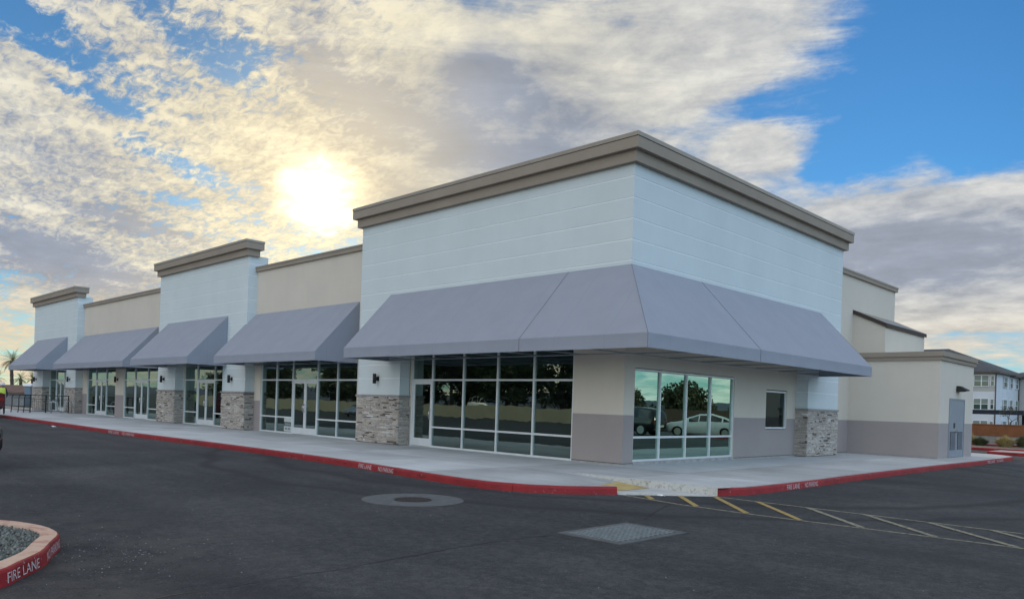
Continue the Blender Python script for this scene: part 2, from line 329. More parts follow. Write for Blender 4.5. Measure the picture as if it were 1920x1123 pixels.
def _fabric(t, p, o):
    # canvas: broad slack waves, faint cloth seams, fine weave
    s = t.node('ShaderNodeMapping', ins={0: o, 3: (1.1, 1.1, .35)}).outputs[0]
    big = t.noise(s, .8, 4, .5); wv = t.noise(o, 260, 2, .5); m = t.noise(o, 1.4, 6, .6)
    c = t.ramp(t.math('ADD', t.math('MULTIPLY', m, .8), t.math('MULTIPLY', wv, .2)), [(.3, (.285, .302, .355)), (.7, (.315, .332, .388))])
    sx_ = t.node('ShaderNodeSeparateXYZ', ins={0: o})
    def seam(v):
        f = t.math('FRACT', t.math('DIVIDE', t.math('ADD', v, 300.35), 1.52))
        return t.maprange(t.math('ABSOLUTE', t.math('SUBTRACT', f, .5)), .487, .497)
    g = t.node('ShaderNodeNewGeometry').outputs['Normal']
    ns = t.node('ShaderNodeSeparateXYZ', ins={0: g})
    isf = t.math('GREATER_THAN', t.math('ABSOLUTE', ns.outputs[1]), t.math('ABSOLUTE', ns.outputs[0]))
    sm = t.math('ADD', t.math('MULTIPLY', seam(sx_.outputs[0]), isf), t.math('MULTIPLY', seam(sx_.outputs[1]), t.math('SUBTRACT', 1.0, isf)))
    c = t.mix(t.math('MULTIPLY', sm, .10), c, (.12, .12, .15))
    t.l.new(c, p.inputs['Base Color'])
    h = t.math('ADD', t.math('MULTIPLY', big, 1.0), t.math('ADD', t.math('MULTIPLY', wv, .012), t.math('MULTIPLY', sm, .03)))
    tl = t.node('ShaderNodeBsdfTranslucent', ins={0: c}); mo = t.n['Material Output']
    mx = t.node('ShaderNodeMixShader', ins={0: .02, 1: p.outputs[0], 2: tl.outputs[0]}); t.l.new(mx.outputs[0], mo.inputs[0])
    t.l.new(t.node('ShaderNodeBump', ins={'Strength': .5, 'Distance': .06, 'Height': h}).outputs[0], p.inputs['Normal'])
mat('awning_fabric', (.25, .25, .28), .75, spec=.4, build=_fabric)
mat('awning_seam', (.07, .07, .09), .8)

def glass(name, tint, refl, wave, base=.24):
    m = bpy.data.materials.new(name); m.use_nodes = True; t = NT(m.node_tree); t.n.clear()
    o = t.node('ShaderNodeTexCoord').outputs['Object']
    b = t.node('ShaderNodeBump', ins={'Strength': 1.0, 'Distance': wave, 'Height': t.noise(o, 1.1, 2, .4)}).outputs[0]
    gl = t.node('ShaderNodeBsdfGlossy', ins={'Color': refl, 'Roughness': .004, 'Normal': b})
    tr = t.node('ShaderNodeBsdfTransparent', ins={0: tint})
    fr = t.node('ShaderNodeFresnel', ins={0: 1.5}).outputs[0]
    f = t.math('ADD', t.math('MULTIPLY', fr, 1.1), base, clamp=True)
    mx = t.node('ShaderNodeMixShader', ins={0: f, 1: tr.outputs[0], 2: gl.outputs[0]})
    o_ = t.node('ShaderNodeOutputMaterial'); t.l.new(mx.outputs[0], o_.inputs[0]); MAT[name] = m
glass('window_glass', (.24, .28, .28, 1), (.66, .84, .78, 1), .0028)
glass('dark_glass', (.10, .11, .12, 1), (.60, .75, .75, 1), .0012, .02)
glass('side_glass', (.09, .11, .12, 1), (.66, .98, .86, 1), .0012, .34)

# ------------------------------------------------------------------ mesh helpers
class MB:
    def __init__(s): s.v = []; s.f = []; s.m = []; s.c = []; s.sm = []
    def face(s, pts, m=0, col=None, smooth=False):
        b = len(s.v); s.v += [tuple(p) for p in pts]; s.f.append(tuple(range(b, b+len(pts)))); s.m.append(m); s.c.append(col or (1, 1, 1)); s.sm.append(smooth)
    def box(s, x0, x1, y0, y1, z0, z1, m=0, col=None, skip=()):
        P = [(x0, y0, z0), (x1, y0, z0), (x1, y1, z0), (x0, y1, z0), (x0, y0, z1), (x1, y0, z1), (x1, y1, z1), (x0, y1, z1)]
        b = len(s.v); s.v += P
        for k, q in (('b', (0, 3, 2, 1)), ('t', (4, 5, 6, 7)), ('f', (0, 1, 5, 4)), ('r', (1, 2, 6, 5)), ('k', (2, 3, 7, 6)), ('l', (3, 0, 4, 7))):
            if k in skip: continue
            s.f.append(tuple(b+i for i in q)); s.m.append(m); s.c.append(col or (1, 1, 1)); s.sm.append(False)
    def obox(s, c, ax, ay, hx, hy, z0, z1, m=0, col=None):
        ax = Vector((ax[0], ax[1], 0)).normalized(); ay = Vector((ay[0], ay[1], 0)).normalized(); c = Vector((c[0], c[1], 0))
        q = [c-ax*hx-ay*hy, c+ax*hx-ay*hy, c+ax*hx+ay*hy, c-ax*hx+ay*hy]
        b = len(s.v); s.v += [(p.x, p.y, z0) for p in q] + [(p.x, p.y, z1) for p in q]
        for f in ((0, 3, 2, 1), (4, 5, 6, 7), (0, 1, 5, 4), (1, 2, 6, 5), (2, 3, 7, 6), (3, 0, 4, 7)):
            s.f.append(tuple(b+i for i in f)); s.m.append(m); s.c.append(col or (1, 1, 1)); s.sm.append(False)
    def tube(s, pts, rad, n=8, m=0, caps=True, smooth=True):
        pts = [Vector(p) for p in pts]; rr = rad if isinstance(rad, (list, tuple)) else [rad]*len(pts)
        rings = []; prev = None
        for i, p in enumerate(pts):
            d = (pts[min(i+1, len(pts)-1)]-pts[max(i-1, 0)]).normalized()
            a = prev if prev is not None else (Vector((0, 0, 1)) if abs(d.z) < .9 else Vector((1, 0, 0)))
            a = (a-d*a.dot(d)).normalized(); prev = a; b = d.cross(a)
            k = len(s.v); s.v += [tuple(p+(a*math.cos(t*2*PI/n)+b*math.sin(t*2*PI/n))*rr[i]) for t in range(n)]; rings.append(k)
        for i in range(len(rings)-1):
            for t in range(n):
                u = (t+1) % n
                s.f.append((rings[i]+t, rings[i]+u, rings[i+1]+u, rings[i+1]+t)); s.m.append(m); s.c.append((1, 1, 1)); s.sm.append(smooth)
        if caps:
            s.f.append(tuple(rings[0]+t for t in reversed(range(n)))); s.m.append(m); s.c.append((1, 1, 1)); s.sm.append(False)
            s.f.append(tuple(rings[-1]+t for t in range(n))); s.m.append(m); s.c.append((1, 1, 1)); s.sm.append(False)
    def disc(s, c, r0, r1, z, n=48, m=0):
        for i in range(n):
            a, b = 2*PI*i/n, 2*PI*(i+1)/n
            if r0 > 0: s.face([(c[0]+r0*math.cos(a), c[1]+r0*math.sin(a), z), (c[0]+r1*math.cos(a), c[1]+r1*math.sin(a), z), (c[0]+r1*math.cos(b), c[1]+r1*math.sin(b), z), (c[0]+r0*math.cos(b), c[1]+r0*math.sin(b), z)], m)
            else: s.face([(c[0], c[1], z), (c[0]+r1*math.cos(a), c[1]+r1*math.sin(a), z), (c[0]+r1*math.cos(b), c[1]+r1*math.sin(b), z)], m)
    def poly(s, pts, z, m=0):
        v = [Vector((p[0], p[1], 0)) for p in pts]; b = len(s.v)
        s.v += [(p[0], p[1], z if not callable(z) else z(p[0], p[1])) for p in pts]
        for t in tessellate_polygon([v]):
            a, b_, c = (v[i] for i in t)
            q = t if (b_-a).cross(c-a).z > 0 else tuple(reversed(t))
            s.f.append(tuple(b+i for i in q)); s.m.append(m); s.c.append((1, 1, 1)); s.sm.append(False)
    def build(s, name, mats, parent=None, merge=False, bevel=0, loc=None):
        me = bpy.data.meshes.new(name); me.from_pydata(s.v, [], s.f)
        mats = mats if isinstance(mats, (list, tuple)) else [mats]
        for x in mats: me.materials.append(MAT[x])
        for i, p in enumerate(me.polygons): p.material_index = s.m[i]; p.use_smooth = s.sm[i]
        if any(c != (1, 1, 1) for c in s.c):
            ca_ = me.color_attributes.new('col', 'FLOAT_COLOR', 'CORNER')
            for i, p in enumerate(me.polygons):
                for li in p.loop_indices: ca_.data[li].color = (*s.c[i], 1)
        if merge:
            bm = bmesh.new(); bm.from_mesh(me); bmesh.ops.remove_doubles(bm, verts=bm.verts, dist=1e-4); bmesh.ops.recalc_face_normals(bm, faces=bm.faces); bm.to_mesh(me); bm.free()
        o = bpy.data.objects.new(name, me); COL.objects.link(o)
        if parent: o.parent = parent
        if loc: o.location = loc
        if bevel:
            bv = o.modifiers.new('bevel', 'BEVEL'); bv.width = bevel; bv.segments = 2; bv.limit_method = 'ANGLE'
        return o
def tag(o, label, cat, group=None):
    o['label'] = label; o['category'] = cat
    if group: o['group'] = group
    return o
def structure(o): o['kind'] = 'structure'; return o
def thing(name, label, cat, loc=(0, 0, 0), rz=0, group=None):
    o = bpy.data.objects.new(name, None); COL.objects.link(o); o.location = loc; o.rotation_euler = (0, 0, rz); o.empty_display_size = .2
    return tag(o, label, cat, group)
def copy_tree(o, parent=None):
    c = o.copy(); COL.objects.link(c)
    if parent: c.parent = parent
    for ch in [x for x in bpy.data.objects if x.parent == o]: copy_tree(ch, c)
    return c
def offset_path(path, d, closed=False):
    """offset to the LEFT of travel by d, mitred"""
    n = len(path); out = []
    for i in range(n):
        p = Vector(path[i])
        a = Vector(path[i-1]) if (i > 0 or closed) else None
        b = Vector(path[(i+1) % n]) if (i < n-1 or closed) else None
        if a is not None: d0 = (p-a).normalized()
        if b is not None: d1 = (b-p).normalized()
        if a is None: d0 = d1
        if b is None: d1 = d0
        n0 = Vector((-d0.y, d0.x)); n1_ = Vector((-d1.y, d1.x)); m = (n0+n1_)
        m = m/ max(.2, m.dot(n0)) if m.length > 1e-6 else n0
        out.append((p.x+m.x*d, p.y+m.y*d))
    return out
def sweep(mb, path, prof, mats=None, closed=False, caps=True, smooth=False):
    """prof: list of (left-offset, z); mats per profile segment"""
    rows = [[(x, y, z) for (x, y) in offset_path(path, o, closed)] for (o, z) in prof]
    n = len(path)
    for j in range(len(prof)-1):
        for i in range(n if closed else n-1):
            k = (i+1) % n
            mb.face([rows[j][i], rows[j][k], rows[j+1][k], rows[j+1][i]], (mats[j] if mats else 0), smooth=smooth)
    if caps and not closed:
        mb.face([rows[j][0] for j in range(len(prof))], mats[0] if mats else 0)
        mb.face([rows[j][-1] for j in reversed(range(len(prof)))], mats[0] if mats else 0)
def smoothpath(pts, step=.35):
    out = []; P = [Vector(p) for p in pts]
    for i in range(len(P)-1):
        p0 = P[max(i-1, 0)]; p1 = P[i]; p2 = P[i+1]; p3 = P[min(i+2, len(P)-1)]
        k = max(1, min(12, int((p2-p1).length/step)))
        for j in range(k):
            t = j/k
            out.append(tuple(.5*((2*p1)+(-p0+p2)*t+(2*p0-5*p1+4*p2-p3)*t*t+(-p0+3*p1-3*p2+p3)*t**3)))
    out.append(tuple(P[-1])); return out

# ================================================================== GROUND
RZ = -.15
g = MB(); N = 80
for i in range(N):
    a, b = 2*PI*i/N, 2*PI*(i+1)/N
    g.face([(0, 0, RZ), (4000*math.cos(a), 4000*math.sin(a), RZ), (4000*math.cos(b), 4000*math.sin(b), RZ)])
structure(g.build('asphalt_ground', 'asphalt'))

# kerb lines (road edge of the kerb), travelling so that LEFT is the walk side
K1 = smoothpath([(-75, -5.15), (-40, -5.15), (-30, -5.2), (-19.5, -5.3), (-11.7, -5.1), (-5.3, -5.1), (-2.9, -5.28), (-.7, -5.48), (.75, -5.5), (1.6, -5.2), (2.15, -4.75), (2.70, -3.93)], .5)
K2 = smoothpath([(3.88, -2.42), (4.12, -1.65), (4.17, -.3), (4.15, 2), (4.08, 4), (4.02, 10.6), (4.05, 16), (4.0, 20.5), (3.85, 21.8), (3.3, 22.6), (2.3, 22.95), (.5, 23.0), (-6, 23.0)], .5)
def kerb(path, name, top='kerb_concrete', prof=None, seg=3.05, parent=None):
    mb = MB(); prof = prof or [(0, RZ-.06), (.012, -.045), (.022, -.018), (.045, -.003), (.06, 0), (.155, 0)]
    acc = 0; cur = [path[0]]
    def flush(c):
        if len(c) > 1: sweep(mb, c, prof, [0, 0, 0, 0, 1], smooth=False)
    for i in range(1, len(path)):
        p, q = Vector(path[i-1]), Vector(path[i]); L = (q-p).length
        while acc+L > seg:
            t = (seg-acc)/L; m_ = p.lerp(q, t); d = (q-p).normalized()*.004
            cur.append(tuple(m_-d)); flush(cur); p = m_+d; cur = [tuple(p)]; L = (q-p).length; acc = 0
        acc += L; cur.append(tuple(q))
    flush(cur)
    return mb.build(name, ['kerb_red', top], parent)
k1 = structure(kerb(K1, 'kerb')); k2 = structure(kerb(K2, 'kerb'))

# sidewalk sheet (everything above z=0), with the ramp cut out of the corner
i1 = offset_path(K1, .155); i2 = offset_path(K2, .155)
i1a = [p for p in i1 if p[0] <= .36] + [(.36, -5.34)]
walk = i1a + [(.36, -2.40), (3.78, -2.40)] + [p for p in i2 if p[1] > -2.35] + [(-6, 24), (-.8, 24), (-.8, .8), (-75, .8)]
mb = MB(); mb.poly(walk, 0); structure(mb.build('sidewalk', 'concrete'))
# ramp running down towards +X
def rampz(x, y): return -.135*max(0, min(1, (x-.36)/2.0))
mb = MB()
ramp = [(.36, -5.34)] + [p for p in i1 if p[0] > .40] + [(2.78, -3.86), (3.80, -2.52), (3.80, -2.40), (.36, -2.40)]
cols = 26; rows_ = 20
for i in range(cols):
    x0, x1 = .36+(3.95-.36)*i/cols, .36+(3.95-.36)*(i+1)/cols
    def ylo(x):
        best = None
        pts = [(.36, -5.34)] + [p for p in i1 if p[0] > .40] + [(3.95, -2.40)]
        for a, b in zip(pts, pts[1:]):
            if a[0] <= x <= b[0]: return a[1]+(b[1]-a[1])*(x-a[0])/(max(1e-6, b[0]-a[0]))
        return -2.41
    a, b = min(ylo(x0), -2.40), min(ylo(x1), -2.40)
    mb.face([(x0, a, rampz(x0, 0)), (x1, b, rampz(x1, 0)), (x1, -2.40, rampz(x1, 0)), (x0, -2.40, rampz(x0, 0))])
structure(mb.build('ramp', 'concrete'))
mb = MB(); sweep(mb, [(2.71, -3.91), (3.90, -2.44)], [(0, RZ-.05), (0.0, -.135), (.16, -.128), (.40, -.13)], smooth=False)
structure(mb.build('ramp_lip', 'white_worn'))
mb = MB()
mb.box(.37, 2.33, -2.398, -2.28, -.2, .004); mb.box(2.34, 3.74, -2.402, -2.25, -.2, .010)
mb.poly([(3.75, -2.42), (3.93, -2.42), (4.02, -2.1), (3.95, -1.95), (3.75, -2.1)], .012)
mb.face([(3.75, -2.42, -.2), (3.93, -2.42, -.2), (3.93, -2.42, .012), (3.75, -2.42, .012)])
structure(mb.build('ramp_kerb', 'white_worn'))
mb = MB()
def tac(x, y): return rampz(x, y)+.006
pts_t = [(1.60, -2.46), (1.76, -3.17), (1.95, -4.2), (2.2, -4.25), (2.42, -3.3), (2.42, -2.46)]
mb.poly(pts_t, tac)
for i in range(15):
    for j in range(29):
        x, y = 1.54+i*.06, -4.26+j*.062
        if x > 2.2+.22*min(1, (y+4.25)/.95)-.02 or x < 1.62+.2*(-2.46-y)+.03: continue
        z = tac(x, y)
        q = .016
        mb.face([(x-q, y-q, z), (x+q, y-q, z), (x, y, z+.012)]); mb.face([(x+q, y-q, z), (x+q, y+q, z), (x, y, z+.012)]); mb.face([(x+q, y+q, z), (x-q, y+q, z), (x, y, z+.012)]); mb.face([(x-q, y+q, z), (x-q, y-q, z), (x, y, z+.012)])
o = mb.build('tactile_paving', 'yellow_paint')
tag(o, 'yellow studded tactile mat set in the corner kerb ramp', 'tactile paving')

# painted hatch
ZP = RZ+.004
def stripe(mb, pts, wd, z=ZP, m=0):
    for a, b in zip(pts, pts[1:]):
        a, b = Vector(a), Vector(b); d = (b-a).normalized(); n = Vector((-d.y, d.x))*wd/2
        mb.face([(*(a-n), z), (*(b-n), z), (*(b+n), z), (*(a+n), z)], m)
lowl = [(2.78, -3.88), (4.2, -4.14), (5.6, -4.18), (7.3, -4.10), (8.7, -4.03), (12.5, -4.0)]
upl = [(3.80, -2.47), (4.9, -2.46), (6.6, -2.46), (8.5, -2.52), (12.5, -2.6)]
mb = MB(); stripe(mb, lowl, .075, m=1); stripe(mb, upl, .075, m=1)
for k, (a, b) in enumerate([((3.07, -3.54), (3.50, -3.95)), ((3.48, -3.02), (4.50, -4.11)), ((3.92, -2.50), (5.43, -4.14)), ((4.79, -2.50), (6.30, -4.12)), ((5.72, -2.50), (7.2, -4.06)), ((6.69, -2.51), (8.15, -4.02)), ((7.65, -2.54), (9.1, -4.0)), ((8.49, -2.56), (9.95, -3.98)), ((9.4, -2.56), (10.9, -3.98)), ((10.3, -2.58), (11.8, -3.98))]):
    stripe(mb, [a, b], .10, ZP+.004, m=0 if k < 4 else 1)
structure(mb.build('painted_hatching', ['yellow_worn', 'yellow_faded']))
# cracks / seams in the asphalt
mb = MB(); ck = [(5.35, -14.6), (5.12, -13.25), (5.10, -12.75), (5.06, -11.46), (4.96, -10.49), (4.88, -9.31), (4.97, -8.35)]
def jag(pts, wd, amp, z):
    P = smoothpath(pts, .12); pr = None
    for i, p in enumerate(P):
        t = noise.noise(Vector((p[0]*3, p[1]*3, 5)))
        wv = max(.002, wd*(.6+1.3*noise.noise(Vector((p[0]*2.3, p[1]*4, 1)))))
        c = (p[0]+amp*t, p[1]); cur = ((c[0]-wv, c[1], z), (c[0]+wv, c[1], z))
        if pr: mb.face([pr[0], pr[1], cur[1], cur[0]])
        pr = cur
jag(ck, .011, .05, ZP); jag([(5.0, -6.65), (4.64, -5.67), (4.08, -4.3)], .006, .04, ZP); jag([(5.95, -7.4), (7.2, -7.0), (8.3, -7.2)], .004, .08, ZP)
structure(mb.build('asphalt_crack', 'tar'))
# manhole and drain grate
mh = thing('manhole', 'round iron manhole cover in a grey concrete collar', 'manhole', (1.32, -7.68, ZP))
mb = MB(); mb.disc((0, 0), .31, .84, 0); mb.build('collar', 'manhole_concrete', mh)
mb = MB(); mb.disc((0, 0), 0, .30, .004, m=0)
for k in range(-4, 5):
    hw = math.sqrt(max(0, .27**2-(k*.06)**2)); mb.box(-hw, hw, k*.06-.012, k*.06+.012, .004, .012)
mb.disc((0, 0), .285, .31, .010); mb.build('cover', 'cast_iron', mh)
gr_ = thing('drain_grate', 'steel drain grate in the asphalt, its bars under a worn concrete rim', 'drain grate', (5.42, -7.44, ZP), 0)
mb = MB(); hx, hy, rw = .50, .74, .10
for (a, b, c, d) in ((-hx, hx, -hy, -hy+rw), (-hx, hx, hy-rw, hy), (-hx, -hx+rw, -hy+rw, hy-rw), (hx-rw, hx, -hy+rw, hy-rw)): mb.box(a, b, c, d, -.02, .008)
mb.build('rim', 'manhole_concrete', gr_)
mb = MB(); mb.box(-hx+rw, hx-rw, -hy+rw, hy-rw, -.004, .001); mb.build('pit', 'dark_gap', gr_)
mb = MB(); x = -hx+rw+.01
while x < hx-rw-.01: mb.box(x, x+.026, -hy+rw, hy-rw, .001, .012); x += .066
for k in range(1, 12): y = -hy+rw+k*(2*hy-2*rw)/12; mb.box(-hx+rw, hx-rw, y-.012, y+.012, .004, .010)
mb.build('bars', 'grate_steel', gr_)

# planted island with kerb
ISL = smoothpath([(-9, -15.6), (-3, -14.7), (.2, -13.98), (1.0, -13.62), (1.50, -13.33), (1.95, -13.19), (2.30, -13.165), (2.62, -13.205), (3.04, -13.385), (3.48, -13.575), (3.86, -13.84), (4.16, -14.07), (4.6, -14.7), (4.8, -16), (4.8, -20)], .12)
ISL = [(p[0]-.06, p[1]) for p in reversed(ISL)]    # left of travel = inside
islp = [(0, RZ-.06), (.012, -.03), (.02, -.010), (.035, 0), (.18, 0), (.19, -.06)]
mb = MB(); sweep(mb, ISL, islp, [0, 0, 0, 1, 1])
isl = structure(mb.build('island_kerb', ['kerb_red', 'kerb_worn']))
inn = offset_path(ISL, .185)
mb = MB(); mb.poly(list(inn) + [(-9, -20)], -.045); structure(mb.build('island_soil', 'bed_dirt'))
mb = MB(); rnd = random.Random(3)
GK = .55
ip = [p for p in inn]
def inside(x, y):
    c = False; P = list(inn)+[(-9, -20)]; j = len(P)-1
    for i in range(len(P)):
        if (P[i][1] > y) != (P[j][1] > y) and x < (P[j][0]-P[i][0])*(y-P[i][1])/(P[j][1]-P[i][1])+P[i][0]: c = not c
        j = i
    return c
cnt = 0
while cnt < 9000:
    x, y = rnd.uniform(-2.2, 4.4), rnd.uniform(-15.2, -13.2)
    if rnd.random() > 1.2-abs(x-2.5)/4: continue
    if not inside(x, y): continue
    r = rnd.uniform(.008, .022); a = rnd.uniform(0, 6.3); z = -.04+rnd.uniform(0, .02)
    gcol = rnd.choice([(.30, .30, .29), (.20, .21, .20), (.38, .37, .34), (.15, .16, .16), (.26, .28, .25), (.45, .44, .42)])
    top = [(x+r*.6*math.cos(a+k*PI/2), y+r*.45*math.sin(a+k*PI/2), z+r*.7) for k in range(4)]
    bot = [(x+r*math.cos(a+k*PI/2+.2), y+r*.8*math.sin(a+k*PI/2+.2), z-.005) for k in range(4)]
    gcol = (gcol[0]*GK, gcol[1]*GK*1.04, gcol[2]*GK); mb.face(top, 0, gcol)
    for k in range(4): mb.face([bot[k], bot[(k+1) % 4], top[(k+1) % 4], top[k]], 0, gcol)
    cnt += 1
o = mb.build('gravel', 'pebble'); tag(o, 'loose grey gravel filling the planted island', 'gravel'); o['kind'] = 'stuff'

# stencilled lettering wrapped on kerbs
def pathpos(path, s):
    for a, b in zip(path, path[1:]):
        a, b = Vector(a), Vector(b); L = (b-a).length
        if s <= L: return a+(b-a)*(s/L), (b-a).normalized()
        s -= L
    a, b = Vector(path[-2]), Vector(path[-1]); return b, (b-a).normalized()
def arclen(path, pt):
    best, bs, s = 1e9, 0, 0
    for a, b in zip(path, path[1:]):
        a, b = Vector(a), Vector(b); L = (b-a).length; t = max(0, min(1, (Vector(pt)-a).dot(b-a)/max(1e-9, L*L)))
        d = (a+(b-a)*t-Vector(pt)).length
        if d < best: best, bs = d, s+t*L
        s += L
    return bs
def kerb_text(body, path, p0, p1, parent, ztop=-.03, h=.10, rev=False):
    cu = bpy.data.curves.new('t', 'FONT'); cu.body = body; cu.size = 1; cu.offset = -.002
    to = bpy.data.objects.new('t', cu); COL.objects.link(to)
    me = bpy.data.meshes.new_from_object(to.evaluated_get(bpy.context.evaluated_depsgraph_get())); bpy.data.objects.remove(to)
    xs = [v.co.x for v in me.vertices]; ys = [v.co.y for v in me.vertices]; x0, x1, y0, y1 = min(xs), max(xs), min(ys), max(ys)
    s0, s1 = arclen(path, p0), arclen(path, p1)
    for v in me.vertices:
        t = (v.co.x-x0)/(x1-x0); q, d = pathpos(path, s0+(s1-s0)*t); n = Vector((-d.y, d.x)); zz = ztop-h+h*(v.co.y-y0)/(y1-y0)
        off = .012*(zz-(RZ-.06))/(-.045-(RZ-.06))-.004 - .002
        q = q+n*off; v.co = (q.x, q.y, zz)
    me.materials.clear(); me.materials.append(MAT['letter_white'])
    o = bpy.data.objects.new('kerb_lettering', me); COL.objects.link(o); o.parent = parent
    return o
kerb_text('FIRE LANE', K1, (-3.98, -5.2), (-3.36, -5.2), k1); kerb_text('NO PARKING', K1, (-3.05, -5.25), (-2.40, -5.3), k1)
kerb_text('FIRE LANE', K1, (-20.9, -5.3), (-19.75, -5.3), k1); kerb_text('NO PARKING', K1, (-19.4, -5.3), (-18.2, -5.3), k1)
kerb_text('FIRE LANE', K2, (4.15, .04), (4.15, .66), k2); kerb_text('NO PARKING', K2, (4.15, .93), (4.15, 1.63), k2)
kerb_text('FIRE LANE', K2, (4.05, 16.9), (4.05, 17.95), k2); kerb_text('NO PARKING', K2, (4.05, 18.3), (4.05, 19.35), k2)
kerb_text('FIRE LANE', ISL, (3.99, -14.0), (3.50, -13.63), isl, h=.085, ztop=-.04); kerb_text('NO PARKING', ISL, (3.30, -13.48), (2.66, -13.16), isl, h=.085, ztop=-.035)

# ================================================================== SHOP BUILDING
D_ = .42
B = thing('shop_building', 'long single storey shop building with white towers, grey awnings and stone piers', 'shop building')
# ---- profiles
def groove_profile(z0, z1, joints):
    pr = [(0, z0)]; ms = []
    for z in sorted(joints):
        if z0+.05 < z < z1-.05: pr += [(0, z-.020), (.012, z+.006), (0, z+.012)]; ms += [0, 1, 0]
    pr.append((0, z1)); ms.append(0); return pr, ms
JT = [7.272-.524*i for i in range(9)] + [2.70, 2.24]
# sweeps run with the wall's inside on the LEFT of travel; offset>0 = into the wall
def wall_skin(path, z0, z1, joints, name, m='white_stucco'):
    mb = MB(); sweep(mb, path, *groove_profile(z0, z1, joints), caps=False); return mb.build(name, [m, 'joint_trim'], B)
T1 = [(-11.75, 6), (-11.75, 0), (0, 0), (0, 13.18), (-.42, 13.18)]
ZH = 3.1
wall_skin(T1, ZH, 7.62, JT, 'tower_wall')
T2 = [(-30.2, .9), (-30.2, 0), (-20.38, 0), (-20.38, .9)]
T3 = [(-54.2, 6), (-54.2, 0), (-44.05, 0), (-44.05, .9)]
wall_skin(T2, ZH, 7.62, JT, 'tower_wall'); wall_skin(T3, ZH, 7.62, JT, 'tower_wall')
def cornice(path, closed, name, z0=7.58, capz=8.25, s=1.0):
    mb = MB()
    h = capz-z0
    pr = [(.02, z0), (-.14*s, z0), (-.14*s, z0+h*.43), (-.27*s, z0+h*.43), (-.27*s, z0+h*.83), (-.262*s, z0+h*.835), (-.262*s, z0+h*.85), (-.285*s, z0+h*.85), (-.285*s, capz), (.10, capz), (.12, capz-.25)]
    sweep(mb, path, pr, [0, 0, 0, 0, 0, 2, 1, 1, 1, 1][:len(pr)-1], closed=closed)
    return mb.build(name, ['cornice_paint', 'cap_metal', 'dark_gap'], B)
cornice([(-11.75, 0), (0, 0), (0, 13.18), (-11.75, 13.18)], True, 'cornice')
cornice([(-30.2, 0), (-20.38, 0), (-20.38, .30), (-30.2, .30)], True, 'cornice')
cornice([(-54.2, 0), (-44.05, 0), (-44.05, .30), (-54.2, .30)], True, 'cornice')
# backs of the towers above the roof
for q in ((-11.7, -.02, 12.9, 13.17, 6.5, 7.6), (-30.15, -20.43, .24, .30, 6.9, 7.6), (-54.15, -44.1, .24, .30, 6.9, 7.6)): mb = MB(); mb.box(*q); mb.build('tower_back', 'white_stucco', B)
# soffits of tower openings
for x0, x1 in ((-9.3, -.0), (-27.95, -22.6), (-51.6, -46.2)): mb = MB(); mb.face([(x0, 0, ZH), (x0, D_, ZH), (x1, D_, ZH), (x1, 0, ZH)]); mb.build('soffit', 'beige_stucco', B)
mb = MB(); mb.face([(0, D_, ZH), (-D_, D_, ZH), (-D_, 10.48, ZH), (0, 10.48, ZH)])
mb.build('soffit', 'beige_stucco', B)
# ---- beige parapet walls
def band_wall(x0, x1, z0, z1, y=D_, openings=(), th=.25, name='wall', axis='y', ends=(True, True)):
    """wall panel in plane y=const (axis 'y', facing -Y) or x=const (axis 'x', facing +X); beige above 1.3, taupe below"""
    us = sorted({x0, x1, *[o[0] for o in openings], *[o[1] for o in openings]}); zs = sorted({z0, z1, *( [1.30] if z0 < 1.3 < z1 else []), *[o[2] for o in openings], *[o[3] for o in openings]})
    mb = MB()
    def P(u, z, d): return (u, y+d, z) if axis == 'y' else (y-d, u, z)
    def quad(pts, m): mb.face(pts if axis == 'y' else pts, m)
    for a, b in zip(us, us[1:]):
        for c, d in zip(zs, zs[1:]):
            cu_, cz_ = (a+b)/2, (c+d)/2
            if any(o[0] < cu_ < o[1] and o[2] < cz_ < o[3] for o in openings): continue
            mb.face([P(a, c, 0), P(b, c, 0), P(b, d, 0), P(a, d, 0)], 1 if cz_ < 1.3 else 0)
    for (a, b, c, d) in openings:     # reveals
        for (p, q) in (((a, c), (b, c)), ((b, c), (b, d)), ((b, d), (a, d)), ((a, d), (a, c))):
            mb.face([P(p[0], p[1], 0), P(p[0], p[1], .14), P(q[0], q[1], .14), P(q[0], q[1], 0)], 1 if (p[1]+q[1])/2 < 1.3 else 0)
    # end returns
    for u in [e for e, k in zip((x0, x1), ends) if k]: mb.face([P(u, z0, 0), P(u, z1, 0), P(u, z1, .25), P(u, z0, .25)], 0)
    return mb.build(name, ['beige_stucco', 'taupe_stucco'], B)
Z_P = 6.95
